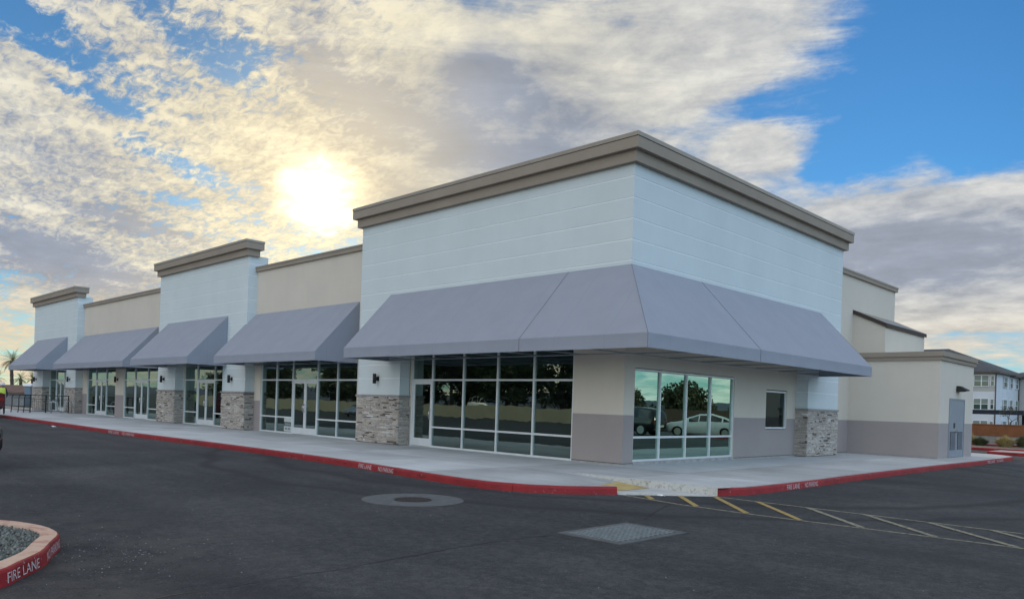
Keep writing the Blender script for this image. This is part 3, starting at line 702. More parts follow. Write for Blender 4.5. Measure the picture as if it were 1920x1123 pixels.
# window assemblies: (list of mullions)
def bay(axis, pl, mull, zbot, ztop, zbars, doors=(), name='storefront_window', gm='window_glass', label=None):
    """aluminium frame in plane; doors: list of (i, leaves) bays replaced by a door"""
    fr = MB(); w_, dep = .055, .11
    def bx(mb, u0, u1, z0, z1, d0, d1, m=0):
        if axis == 'y': mb.box(u0, u1, pl+d0, pl+d1, z0, z1, m)
        else: mb.box(pl-d1, pl-d0, u0, u1, z0, z1, m)
    dset = {i: l for i, l in doors}
    sgn = 1 if mull[-1] > mull[0] else -1
    for i, u in enumerate(mull): bx(fr, u-w_/2, u+w_/2, zbot, ztop, .0, dep)
    gl = MB()
    def gq(u0, u1, z0, z1, d):
        if axis == 'y': gl.face([(u0, pl+d, z0), (u1, pl+d, z0), (u1, pl+d, z1), (u0, pl+d, z1)])
        else: gl.face([(pl-d, u0, z0), (pl-d, u1, z0), (pl-d, u1, z1), (pl-d, u0, z1)])
    root = None
    cells_ = list(zip(mull, mull[1:]))
    drs = []
    for i, (a, b) in enumerate(cells_):
        a2, b2 = min(a, b)+w_/2, max(a, b)-w_/2
        if i in dset:
            zb = 2.2
            bx(fr, a2, b2, zb-.03, zb+.03, 0.001, dep-.001); bx(fr, a2, b2, ztop-w_, ztop, 0.001, dep-.001)
            gq(a2, b2, zb+.03, ztop-w_, .05)
            drs.append((a2, b2, zb-.03, dset[i]))
            continue
        levels = [zbot] + list(zbars) + [ztop]
        for k, z in enumerate(levels):
            z0, z1 = (z, z+w_) if k == 0 else ((z-w_, z) if k == len(levels)-1 else (z-w_/2, z+w_/2))
            bx(fr, a2, b2, z0, z1, 0.001, dep-.001)
        lv = [zbot+w_] + [q for z in zbars for q in (z-w_/2, z+w_/2)] + [ztop-w_]
        for k in range(0, len(lv), 2): gq(a2, b2, lv[k], lv[k+1], .05)
    fo = fr.build(name, 'aluminium', B)
    if label: fo['label'] = label
    gl.build('glass', gm, fo)
    for (a, b, zt, leaves) in drs:
        wd = (b-a)/leaves
        for k in range(leaves):
            l0, l1 = a+wd*k+.004, a+wd*(k+1)-.004
            d = MB(); s_ = .085
            bx(d, l0, l0+s_, .012, zt-.004, .03, .075); bx(d, l1-s_, l1, .012, zt-.004, .03, .075)
            bx(d, l0+s_, l1-s_, .012, .27, .031, .074); bx(d, l0+s_, l1-s_, zt-.11, zt-.004, .031, .074)
            do = d.build('door', 'aluminium', B)
            gl = MB(); gq(l0+s_, l1-s_, .27, zt-.11, .052); gl.build('glass', gm, do)
            # pull handle
            hnd = MB(); right = (k == 0)
            hu = (l1-s_*.5) if right else (l0+s_*.5)
            if leaves == 1: hu = l1-s_*.5
            sg = 1
            pts = [(hu, .03, 1.22), (hu, -.05, 1.22), (hu, -.05, .92), (hu, .03, .92)]
            hnd.tube([(p[0], pl+p[1], p[2]) if axis == 'y' else (pl-p[1], p[0], p[2]) for p in pts], .013, 8)
            hnd.build('handle', 'chrome', do)
            if leaves == 1:
                hb = MB(); bx(hb, l0+s_+.01, l1-s_-.01, .98, 1.04, .08, .11); hb.build('push_bar', 'aluminium', do)
    return fo
BT = 3.10
bay('y', D_+.03, [-9.22, -8.17, -6.65, -5.12, -3.63, -2.14], 0, BT, [.66, 2.2], [(0, 1)], label='storefront window of four wide bays beside a single door')
bay('y', D_+.03, [-19.77, -18.46, -17.12, -15.21, -13.81, -12.46], 0, BT, [.66, 2.2], [(2, 2)], label='storefront window with double door and paper notice')
bay('y', D_+.03, [-27.86, -26.36, -24.42, -22.66], 0, BT, [.61, 2.2], [(1, 2)], label='storefront window with double door between two stone piers')
bay('y', D_+.03, [-36.42, -34.77, -32.81, -31.2], 0, BT, [.61, 2.2], [(1, 2)], label='storefront window with double door right of the narrow beige pier')
bay('y', D_+.03, [-43.10, -41.5, -39.57, -37.89], 0, BT, [.61, 2.2], [(1, 2)], label='storefront window with double door left of the narrow beige pier')
bay('y', D_+.03, [-51.6, -50.06, -48.1, -46.25], 0, BT, [.61, 2.2], [(1, 2)], label='storefront window with double door at the far left tower')
bay('x', -D_-.03, [.90, 2.14, 3.47, 4.80, 6.13], .08, 2.53, [.72], [], 'window', 'side_glass', 'window of four tall panes on the short side, mirror-like')
bay('x', -D_-.03, [8.29, 9.77], .95, 2.22, [], [], 'window', 'dark_glass', 'small square window near the stone pier')
# front recess wall
band_wall(-2.14+.03, -D_, 0, ZH, D_, name='wall', ends=(True, False))
band_wall(-9.3, -9.22-.02, 0, ZH, D_, name='wall')
band_wall(D_, 10.50, 0, ZH, -D_, [(.88, 6.15, .08, 2.55), (8.26, 9.80, .93, 2.25)], name='wall', axis='x', ends=(False, False))
# middle sections
band_wall(-20.38, -11.75, ZH, Z_P, D_, name='wall'); band_wall(-44.05, -30.2, ZH, Z_P, D_, name='wall')
for a, b in ((-20.38, -19.80), (-12.44, -11.75), (-37.87, -36.44), (-44.05, -43.13), (-31.18, -30.2), (-28.0, -27.88), (-22.64, -22.55), (-51.65, -51.62), (-46.22, -46.1)): band_wall(a, b, 0, ZH, D_, name='wall')
band_wall(13.10, 20.1, 0, Z_P, -D_, name='wall', axis='x')
mb = MB(); mb.face([(-D_, 20.1, 0), (-20, 20.1, 0), (-20, 20.1, Z_P), (-D_, 20.1, Z_P)]); mb.build('rear_wall', 'beige_stucco', B); mb = MB(); mb.face([(-54.2, .9, 0), (-54.2, 20, 0), (-54.2, 20, 7.4), (-54.2, .9, 7.4)]); mb.build('rear_wall', 'beige_stucco', B)
def small_cornice(path, z0=6.93, top=7.14, closed=False):
    mb = MB(); pr = [(.0, z0), (-.09, z0), (-.09, z0+.15), (-.11, z0+.15), (-.11, top), (.2, top), (.2, top-.3)]
    sweep(mb, path, pr, [0, 0, 0, 1, 1, 1], closed=closed); mb.build('parapet_cap', ['cornice_paint', 'cap_metal'], B)
small_cornice([(-20.38, D_), (-11.75, D_)]); small_cornice([(-44.05, D_), (-30.2, D_)]); small_cornice([(-D_, 13.18), (-D_, 20.1), (-20, 20.1)])
# base stem + reveal line
for q in ((-2.10, -D_+.012, D_-.012, D_+.1, 0, .035), (-D_-.1, -D_+.012, D_+.101, .885, 0, .035), (-D_-.1, -D_+.03, .886, 6.15, 0, .078), (-D_-.1, -D_+.012, 6.151, 10.47, 0, .035), (-D_-.1, -D_+.012, 13.1, 15.2, 0, .035)):
    mb = MB(); mb.box(*q); mb.build('stem', 'kerb_concrete', B)
for q in ((-2.10, -D_+.006, D_-.006, D_+.1, .036, .055), (-D_-.1, -D_+.006, D_+.101, .885, .036, .055), (-D_-.1, -D_+.006, 6.15, 10.47, .036, .055), (-D_-.1, -D_+.006, 13.1, 15.2, .036, .055)):
    mb = MB(); mb.box(*q); mb.build('reveal', 'reveal', B)
# ---- stone piers
def pier(x0, x1, y0, y1, label, exposed):
    """box footprint, exposed: set of 'f' (-Y), 'r' (+X), 'l' (-X), 'k' (+Y)"""
    rn = random.Random(hash(label) % 1000 if False else int(abs(x0)*10+abs(y0)*7)); H = 1.60
    mb = MB(); mb.box(x0+.012, x1-.012, y0+.012, y1-.012, 0, H, 1)
    def stones(u0, u1, put):
        z = .02
        while z < H-.01:
            h = rn.choice([.03, .04, .05, .06, .035]); h = min(h, H-z); u = u0
            while u < u1-.001:
                L = rn.choice([.08, .14, .2, .3, .38, .11, .24]); L = min(L, u1-u)
                if u1-(u+L) < .05: L = u1-u
                pr = rn.uniform(.012, .038)
                base = rn.choice([(.32, .28, .245), (.34, .31, .28), (.38, .34, .30), (.28, .25, .23), (.31, .28, .255), (.36, .325, .285), (.30, .26, .225), (.40, .37, .34)])
                if rn.random() < .07: base = (.10, .08, .07)
                if rn.random() < .03: base = (.46, .46, .45)
                k = rn.uniform(1.3, 1.58); put(u+.003, u+L-.003, z+.003, z+h-.003, pr, tuple(c*k for c in base)); u += L
            z += h
    if 'f' in exposed: stones(x0-.02, x1+.02, lambda a, b, c, d, p, q: mb.box(a, b, y0-p, y0+.013, c, d, 0, q))
    if 'r' in exposed: stones(y0+.012, y1, lambda a, b, c, d, p, q: mb.box(x1-.013, x1+p, a, b, c, d, 0, q))
    if 'l' in exposed: stones(y0+.012, y1, lambda a, b, c, d, p, q: mb.box(x0-p, x0+.013, a, b, c, d, 0, q))
    if 'k' in exposed: stones(x0-.02, x1+.02, lambda a, b, c, d, p, q: mb.box(a, b, y1-.013, y1+p, c, d, 0, q))
    o = mb.build('stone_pier', ['stone', 'mortar'], B); o['label'] = label
    c = MB(); c.box(x0-.06, x1+.06, y0-.06, y1, H, H+.07); c.build('cap', 'cap_stone', o, bevel=.006)
    return o
def pier_x(y0, y1, label):     # pier on the +X side
    rn = random.Random(99)
    o = pier(-D_, 0, y0, y1, label, {'f', 'r', 'k'}); return o
pier(-11.75, -9.32, 0, D_, 'stone pier left of the four-bay window', {'f', 'r', 'l'})
pier(-22.6, -20.38, 0, D_, 'stone pier right of the middle tower door', {'f', 'r', 'l'})
pier(-30.2, -27.95, 0, D_, 'stone pier left of the middle tower door', {'f', 'r', 'l'})
pier(-46.2, -44.05, 0, D_, 'stone pier right of the far tower door', {'f', 'r', 'l'})
pier(-54.2, -51.65, 0, D_, 'stone pier at the far left end', {'f', 'r', 'l'})
pier(-D_, 0, 10.50, 13.10, 'stone pier on the short side', {'f', 'r', 'k'})
for (x0, x1, y0, y1) in ((-11.75, -9.32, 0, D_), (-22.6, -20.38, 0, D_), (-30.2, -27.95, 0, D_), (-46.2, -44.05, 0, D_), (-54.2, -51.65, 0, D_), (-D_, 0, 10.50, 13.10)):
    mb = MB(); sweep(mb, [(x0, y1), (x0, y0), (x1, y0), (x1, y1)], *groove_profile(1.60, ZH, [2.24, 2.70]), caps=False)
    if x1 == 0: mb = MB(); sweep(mb, [(x0, y0), (x1, y0), (x1, y1), (x0, y1)], *groove_profile(1.60, ZH, [2.24, 2.70]), caps=False)
    mb.build('pier_wall', ['white_stucco', 'joint_trim'], B)
# ---- roof and interior
mb = MB(); mb.box(-54.1, -11.8, .5, 20, 6.5, 6.6); mb.box(-11.8, -.5, .3, 20, 6.5, 6.6); mb.build('roof', 'cap_metal', B)
mb = MB()
mb.face([(-54, 5.2, 0), (-.5, 5.2, 0), (-.5, 5.2, 3.4), (-54, 5.2, 3.4)], 0)   # back of the front rooms
mb.face([(-54, .6, 3.4), (-54, 12.9, 3.4), (-.6, 12.9, 3.4), (-.6, .6, 3.4)], 0)
mb.face([(-54, .56, .006), (-.56, .56, .006), (-.56, 13, .006), (-54, 13, .006)], 1)
for x in (-11.9, -20.0, -30.4, -37.2, -44.3): mb.face([(x, .56, 0), (x, 5.2, 0), (x, 5.2, 3.4), (x, .56, 3.4)], 0)
mb.face([(-4.5, 5.2, 0), (-4.5, 13, 0), (-4.5, 13, 3.4), (-4.5, 5.2, 3.4)], 0)
mb.build('interior', ['interior_wall', 'interior_floor'], B)
# ceiling fittings seen through the second shop front
o = MB(); o.box(-17.6, -16.9, 2.4, 3.6, 3.30, 3.38); o.build('ceiling_panel', 'trim_white', B)
# paper notice inside the pane
ns = thing('paper_notice', 'pale paper notice in three bands inside the lower pane by the double door', 'notice', (-17.47, D_+.06, .075))
mb = MB(); mb.box(-.30, .30, 0, .008, 0, .56)
mb.build('sheet', 'paper', ns)
mb = MB(); mb.box(-.30, .30, -.004, -.001, .22, .39); mb.build('band', 'ink', ns)
def flat_text(body, parent, x, z, h, wdt, m, y=-.006, name='lettering'):
    cu = bpy.data.curves.new('t', 'FONT'); cu.body = body; cu.size = 1; cu.offset = .01
    to = bpy.data.objects.new('t', cu); COL.objects.link(to)
    me = bpy.data.meshes.new_from_object(to.evaluated_get(bpy.context.evaluated_depsgraph_get())); bpy.data.objects.remove(to)
    xs = [v.co.x for v in me.vertices]; ys = [v.co.y for v in me.vertices]
    for v in me.vertices: v.co = (x-wdt/2+wdt*(v.co.x-min(xs))/(max(xs)-min(xs)), y, z+h*(v.co.y-min(ys))/(max(ys)-min(ys)))
    me.materials.clear(); me.materials.append(MAT[m]); o = bpy.data.objects.new(name, me); COL.objects.link(o); o.parent = parent; return o
flat_text('LEASING', ns, 0, .255, .09, .48, 'paper', -.006)
flat_text('480-405', ns, 0, .07, .09, .46, 'ink', -.003)

# ---- awnings
AD, ZT, ZB, ZV = 1.80, 5.07, 3.13, 2.81
def awning_end(mb, x, y, sgn):
    p = [(x, y, ZT), (x, y-AD, ZB), (x, y-AD, ZV), (x, y, ZV)]
    mb.face(p if sgn > 0 else list(reversed(p)))
def grid_face(mb, a, b, c, d, nu, nv, sag=0.0):
    """bilinear patch a-b bottom, d-c top with slight slack between frame ribs"""
    a, b, c, d = map(Vector, (a, b, c, d)); n = (b-a).cross(d-a).normalized(); base = len(mb.v)
    for j in range(nv+1):
        for i in range(nu+1):
            u, v = i/nu, j/nv; p = (a*(1-u)+b*u)*(1-v)+(d*(1-u)+c*u)*v
            L = (b-a).length*u; rib = abs(math.sin(L*PI/1.52)); s_ = -sag*rib*math.sin(PI*v)
            mb.v.append(tuple(p+n*s_))
    for j in range(nv):
        for i in range(nu):
            k = base+j*(nu+1)+i; mb.f.append((k, k+1, k+nu+2, k+nu+1)); mb.m.append(0); mb.c.append((1, 1, 1)); mb.sm.append(True)
def awning(x0, x1, y, label):
    mb = MB()
    grid_face(mb, (x0, y-AD, ZB), (x1, y-AD, ZB), (x1, y, ZT), (x0, y, ZT), int((x1-x0)/.19), 10, .012)
    awning_end(mb, x0, y, -1); awning_end(mb, x1, y, 1)
    o = mb.build('awning', 'awning_fabric', B); o['label'] = label
    v = MB(); grid_face(v, (x0, y-AD, ZV), (x1, y-AD, ZV), (x1, y-AD, ZB), (x0, y-AD, ZB), int((x1-x0)/.19), 3, .006); v.build('valance', 'awning_fabric', o)
    f = MB()
    n = max(2, round((x1-x0)/1.52))
    for i in range(n+1):
        x = x0+.03+(x1-x0-.06)*i/n
        f.tube([(x, y-.03, ZT-.06), (x, y-AD+.04, ZB-.02), (x, y-AD+.04, ZV+.03), (x, y-.03, ZV+.03)], .014, 6)
    for yy, zz in ((y-.04, ZT-.07), (y-AD+.05, ZB-.03), (y-AD+.05, ZV+.03), (y-.04, ZV+.03)): f.tube([(x0+.02, yy, zz), (x1-.02, yy, zz)], .014, 6)
    f.build('awning_frame', 'galv', o)
    return o
awning(-20.5, -12.42, D_, 'grey awning left of the big corner awning')
awning(-29.0, -22.2, 0, 'grey awning on the middle white tower')
awning(-43.9, -31.4, D_, 'long grey awning between the middle and far towers')
awning(-53.2, -46.0, 0, 'grey awning on the far left white tower')
# wrap-round corner awning
mb = MB(); X0, Y1 = -9.97, 11.35
grid_face(mb, (X0, -AD, ZB), (AD, -AD, ZB), (0, 0, ZT), (X0, 0, ZT), 62, 10, .012)
grid_face(mb, (AD, -AD, ZB), (AD, Y1, ZB), (0, Y1, ZT), (0, 0, ZT), 68, 10, .012)
mb.face([(X0, 0, ZT), (X0, -AD, ZB), (X0, -AD, ZV), (X0, 0, ZV)]); mb.face([(0, Y1, ZT), (AD, Y1, ZB), (AD, Y1, ZV), (0, Y1, ZV)])
aw = mb.build('awning', 'awning_fabric', B); aw['label'] = 'large grey awning wrapping the building corner'
v = MB(); grid_face(v, (X0, -AD, ZV), (AD, -AD, ZV), (AD, -AD, ZB), (X0, -AD, ZB), 62, 3, .007); grid_face(v, (AD, -AD, ZV), (AD, Y1, ZV), (AD, Y1, ZB), (AD, -AD, ZB), 68, 3, .007)
v.build('valance', 'awning_fabric', aw)
for a, b in (((0, -.004, ZT), (AD, -AD-.004, ZB)), ((-2.04, -.006, ZT), (-2.07, -AD-.006, ZB)), ((.006, 3.3, ZT), (AD+.006, 3.37, ZB)), ((AD, -AD-.004, ZB), (AD, -AD-.004, ZV)), ((-2.07, -AD-.006, ZB), (-2.07, -AD-.006, ZV)), ((AD+.006, 3.37, ZB), (AD+.006, 3.37, ZV))):
    sm = MB(); sm.tube([a, b], .0032, 6); sm.build('seam', 'awning_seam', aw)
f = MB()
for i in range(8):
    x = X0+.03+i*1.42; f.tube([(x, -.03, ZT-.06), (x, -AD+.04, ZB-.02), (x, -AD+.04, ZV+.03), (x, -.03, ZV+.03)], .014, 6)
for i in range(8):
    y = Y1-.03-i*1.6; f.tube([(.03, y, ZT-.06), (AD-.04, y, ZB-.02), (AD-.04, y, ZV+.03), (.03, y, ZV+.03)], .014, 6)
for q, zz in ((.04, ZT-.07), (AD-.05, ZB-.03), (AD-.05, ZV+.03), (.04, ZV+.03)): f.tube([(X0+.02, -q, zz), (q, -q, zz), (q, Y1-.02, zz)], .014, 6)
f.build('awning_frame', 'galv', aw)

# ---- annex on the short side (storage room with double doors, and a lean-to behind it)
ax0, ax1, ay0, ay1, az1 = -D_, 2.84, 15.2, 19.6, 3.70
mb = MB()
for (p, q) in (((ax0, ay0), (ax1, ay0)), ((ax1, ay0), (ax1, ay1)), ((ax1, ay1), (ax0, ay1))):
    for z0, z1, m in ((0.035, 1.3, 1), (1.3, az1, 0)): mb.face([(*p, z0), (*q, z0), (*q, z1), (*p, z1)], m)
mb.face([(ax0, ay0, az1), (ax1, ay0, az1), (ax1, ay1, az1), (ax0, ay1, az1)], 0)
an = mb.build('annex_wall', ['beige_stucco', 'taupe_stucco'], B)
mb = MB(); mb.box(ax0, ax1-.01, ay0+.01, ay1-.01, 0, .034); mb.build('annex_stem', 'kerb_concrete', an)
mb = MB(); sweep(mb, [(ax0, ay0), (ax1, ay0), (ax1, ay1), (ax0, ay1)], [(0, 3.60), (-.07, 3.60), (-.07, 3.74), (-.12, 3.74), (-.12, 3.92), (.25, 3.92)], [0, 0, 0, 0, 1]); mb.build('annex_cornice', ['cornice_paint', 'cap_metal'], an)
# double steel doors in the +X face
mb = MB(); fy0, fy1 = 16.38, 18.40
mb.box(ax1-.02, ax1+.025, fy0, fy0+.05, .0, 2.25); mb.box(ax1-.02, ax1+.025, fy1-.05, fy1, .0, 2.25); mb.box(ax1-.02, ax1+.025, fy0+.05, fy1-.05, 2.19, 2.25)
mb.build('door_frame', 'steel_grey', B)
for k in range(2):
    a = fy0+.055+k*(fy1-fy0-.11)/2; b = a+(fy1-fy0-.11)/2-.006
    d = MB(); d.box(ax1-.01, ax1+.012, a, b, .02, 2.18)
    do = d.build('door', 'steel_grey', B)
    l = MB(); l.box(ax1+.0125, ax1+.020, a+.14, b-.14, .30, .98, 1)
    for j in range(16): l.box(ax1+.0205, ax1+.03, a+.16, b-.16, .32+j*.041, .34+j*.041, 0)
    l.build('louvre', ['steel_grey', 'dark_gap'], do)
    if k == 0:
        h = MB(); h.box(ax1+.0125, ax1+.06, b-.10, b-.05, .95, 1.08); h.tube([(ax1+.05, b-.08, 1.02), (ax1+.05, b-.20, 1.02)], .012, 6); h.build('handle', 'chrome', do)
        pl_ = MB(); pl_.box(ax1+.0125, ax1+.018, b-.42, b-.20, 1.12, 1.32); pl_.build('plate', 'black_metal', do)
# lean-to
mb = MB(); lx1, ly0, ly1 = .80, 15.45, 20.15; zA, zB = 5.50, 4.93
mb.face([(ax0, ly0, 3.5), (lx1, ly0, 3.5), (lx1, ly0, zB), (ax0, ly0, zA)]); mb.face([(lx1, ly0, 3.5), (lx1, ly1, 3.5), (lx1, ly1, zB), (lx1, ly0, zB)]); mb.face([(lx1, ly1, 3.5), (ax0, ly1, 3.5), (ax0, ly1, zA), (lx1, ly1, zB)])
le = mb.build('lean_to', 'beige_stucco', B)
mb = MB(); o_ = .07
P0 = [(ax0, ly0-o_, zA+.16), (lx1+o_, ly0-o_, zB+.13), (lx1+o_, ly1+o_, zB+.13), (ax0, ly1+o_, zA+.16)]
mb.face(P0, 1); lowp = [(p[0], p[1], p[2]-.15) for p in P0]
for i in range(3): mb.face([lowp[i], lowp[i+1], P0[i+1], P0[i]], 0)
mb.face(list(reversed(lowp)), 0)
mb.build('lean_to_roof', ['roof_brown', 'cap_metal'], le)

# ---- lamps on the walls
def wall_lamp(x, y, z, label):
    t = thing('wall_lamp', label, 'wall lamp', (x, y, z), 0, 'black cylinder lamps on the front piers')
    m_ = MB(); m_.box(-.06, .06, -.03, 0, -.08, .08); m_.box(-.025, .025, -.10, -.03, -.025, .025); m_.build('bracket', 'black_metal', t)
    m_ = MB(); m_.tube([(0, -.15, -.17), (0, -.15, .17)], .062, 20); m_.build('shade', 'black_metal', t)
    return t
l0 = wall_lamp(-10.55, -.004, 2.22, 'black cylinder wall lamp above the stone pier nearest the building corner')
for x, y, lb in ((-21.64, -.004, 'black cylinder wall lamp above the stone pier right of the middle tower door'), (-29.35, -.004, 'black cylinder wall lamp above the stone pier left of the middle tower door'), (-37.46, D_-.004, 'black cylinder wall lamp on the narrow beige pier'), (-45.22, -.004, 'black cylinder wall lamp above the pier right of the far tower door'), (-53.3, -.004, 'black cylinder wall lamp at the far left end')):
    c = copy_tree(l0); c.location = (x, y, 2.22); c['label'] = lb
wp = thing('wall_pack_light', 'black wedge shaped wall light above the grey double doors', 'wall light', (ax1+.003, 17.45, 2.62))
mb = MB(); sec = [(0, -.10), (.10, -.10), (.34, -.06), (.36, -.03), (.10, .12), (0, .12)]
for a, b in zip(sec, sec[1:]+sec[:1]): mb.face([(a[0], -.22, a[1]), (b[0], -.22, b[1]), (b[0], .22, b[1]), (a[0], .22, a[1])])
mb.face([(p[0], -.22, p[1]) for p in sec]); mb.face([(p[0], .22, p[1]) for p in reversed(sec)]); mb.build('housing', 'black_metal', wp)
mb = MB(); mb.box(.12, .30, -.17, .17, -.108, -.1005); mb.build('lens', 'headlight', wp)
#@@PART2
# ================================================================== PATIO, BIKE RACK, LEFT BACKGROUND
rl = thing('patio_railing', 'black metal patio railing of posts and mesh panels in front of the far tower', 'railing', (-44.5, -2.0, 0))
def rail_panel(y0, y1, x=0):
    m_ = MB()
    m_.tube([(x, y0, 1.10), (x, y1, 1.10)], .022, 6); m_.tube([(x, y0, .10), (x, y1, .10)], .015, 6); m_.tube([(x, y0, .86), (x, y1, .86)], .012, 6)
    n = int(abs(y1-y0)/.10)
    for i in range(1, n): y = y0+(y1-y0)*i/n; m_.tube([(x, y, .10), (x, y, .86)], .006, 4)
    for k in range(1, 7): m_.tube([(x, y0, .10+k*.109), (x, y1, .10+k*.109)], .005, 4)
    return m_.build('rail_panel', 'black_metal', rl)
for a, b in ((1.75, .45), (.45, -.40)): rail_panel(a, b)
def rpost(y, x=0, h=1.14):
    m_ = MB(); m_.box(x-.03, x+.03, y-.03, y+.03, 0, h); m_.build('post', 'black_metal', rl)
for y in (1.75, .45, -.42): rpost(y)
gt = MB()
for y in (-.75, -1.05, -1.42):
    gt.tube([(0, y+.06, 1.08), (0, y, .95), (.02, y, .5), (.05, y-.04, .06), (.1, y-.06, .03)], .03, 6)
gt.tube([(0, -.42, 1.12), (0, -1.5, 1.12)], .022, 6); gt.tube([(0, -.42, .92), (0, -1.5, .92)], .012, 6); gt.build('gate', 'black_metal', rl)
m_ = MB()
m_.tube([(0, -.42, 1.10), (-8, -.42, 1.10)], .022, 6); m_.tube([(0, -.42, .10), (-8, -.42, .10)], .015, 6)
for i in range(0, 80): m_.tube([(-.1*i, -.42, .10), (-.1*i, -.42, 1.1)], .006, 4)
m_.build('rail_panel', 'black_metal', rl)

br = thing('bike_rack', 'grey galvanised wave bike rack beside the patio railing', 'bike rack', (-43.7, -.72, 0))
def arc(cy, cz, r, a0, a1, n=8): return [(0, cy+r*math.cos(R(a0+(a1-a0)*i/n)), cz+r*math.sin(R(a0+(a1-a0)*i/n))) for i in range(n+1)]
pts = [(0, -.72, 0), (0, -.72, .62)] + arc(-.54, .62, .18, 180, 0)[1:] + [(0, -.36, .35)] + arc(-.14, .30, .22, 180, 360)[1:] + [(0, .08, .62)] + arc(.26, .62, .18, 180, 0)[1:] + [(0, .44, 0)]
mb = MB(); mb.tube(pts, .034, 8); mb.build('wave_tube', 'galv', br)

# person in a high-visibility vest behind the maroon truck
def person(loc, rz, label):
    t = thing('person', label, 'person', loc, rz)
    J = {'pel': (0, 0, .95), 'sp': (0, .01, 1.15), 'ch': (0, .02, 1.36), 'nk': (0, .02, 1.50), 'hd': (0, .03, 1.62), 'tp': (0, .03, 1.74),
         'ls': (.17, .02, 1.42), 'le': (.26, .0, 1.14), 'lw': (.22, -.16, .98), 'lh': (.20, -.24, .97), 'rs': (-.17, .02, 1.42), 're': (-.25, .04, 1.14), 'rw': (-.24, .0, .90), 'rh': (-.24, -.02, .80),
         'lhp': (.09, 0, .90), 'lk': (.11, -.03, .50), 'la': (.12, .03, .09), 'lt': (.13, -.12, .04), 'rhp': (-.09, 0, .90), 'rk': (-.11, .02, .50), 'ra': (-.12, .08, .09), 'rt': (-.13, -.07, .04)}
    E = [('pel', 'sp'), ('sp', 'ch'), ('ch', 'nk'), ('nk', 'hd'), ('hd', 'tp'), ('ch', 'ls'), ('ls', 'le'), ('le', 'lw'), ('lw', 'lh'), ('ch', 'rs'), ('rs', 're'), ('re', 'rw'), ('rw', 'rh'), ('pel', 'lhp'), ('lhp', 'lk'), ('lk', 'la'), ('la', 'lt'), ('pel', 'rhp'), ('rhp', 'rk'), ('rk', 'ra'), ('ra', 'rt')]
    rad = {'pel': (.15, .11), 'sp': (.14, .10), 'ch': (.17, .11), 'nk': (.06, .06), 'hd': (.095, .11), 'tp': (.06, .07), 'ls': (.065, .065), 'le': (.045, .045), 'lw': (.032, .032), 'lh': (.04, .025), 'rs': (.065, .065), 're': (.045, .045), 'rw': (.032, .032), 'rh': (.04, .025), 'lhp': (.10, .10), 'lk': (.065, .065), 'la': (.045, .045), 'lt': (.04, .035), 'rhp': (.10, .10), 'rk': (.065, .065), 'ra': (.045, .045), 'rt': (.04, .035)}
    ks = list(J); me = bpy.data.meshes.new('body'); me.from_pydata([J[k] for k in ks], [(ks.index(a), ks.index(b)) for a, b in E], [])
    o = bpy.data.objects.new('body', me); COL.objects.link(o); sk = o.modifiers.new('s', 'SKIN')
    for i, k in enumerate(ks): me.skin_vertices[0].data[i].radius = rad[k]; me.skin_vertices[0].data[i].use_root = (k == 'pel')
    ss = o.modifiers.new('u', 'SUBSURF'); ss.levels = 1; ss.render_levels = 1
    m2 = bpy.data.meshes.new_from_object(o.evaluated_get(bpy.context.evaluated_depsgraph_get())); bpy.data.objects.remove(o)
    for n_ in ('skin', 'cloth_dark'): m2.materials.append(MAT[n_])
    for p in m2.polygons:
        p.use_smooth = True; c = p.center; p.material_index = 1 if (c.z < 1.48 and not (abs(c.x) > .17 and c.z < .99)) else 0
    o = bpy.data.objects.new('body', m2); COL.objects.link(o); o.parent = t
    v = MB(); n = 20
    prof = [(.165, .125, .98), (.185, .14, 1.12), (.20, .15, 1.30), (.19, .14, 1.42), (.12, .10, 1.50)]
    rings = [[(a*math.cos(2*PI*i/n), .015+b*math.sin(2*PI*i/n), z) for i in range(n)] for a, b, z in prof]
    for j in range(len(rings)-1):
        for i in range(n): v.face([rings[j][i], rings[j][(i+1) % n], rings[j+1][(i+1) % n], rings[j+1][i]], 0, smooth=True)
    v.build('vest', 'hivis', t)
    h = MB(); hp = [(.125, 1.66), (.122, 1.72), (.10, 1.78), (.06, 1.815), (.0, 1.825)]
    rg = [[(a*math.cos(2*PI*i/n), .02+a*1.15*math.sin(2*PI*i/n), z) for i in range(n)] for a, z in hp]
    for j in range(len(rg)-1):
        for i in range(n): h.face([rg[j][i], rg[j][(i+1) % n], rg[j+1][(i+1) % n], rg[j+1][i]], 0, smooth=True)
    h.build('hard_hat', 'white_paint', t)
    return t
person((-39.5, -5.0, 0), R(70), 'person in a yellow high visibility vest and white hard hat behind the maroon truck')

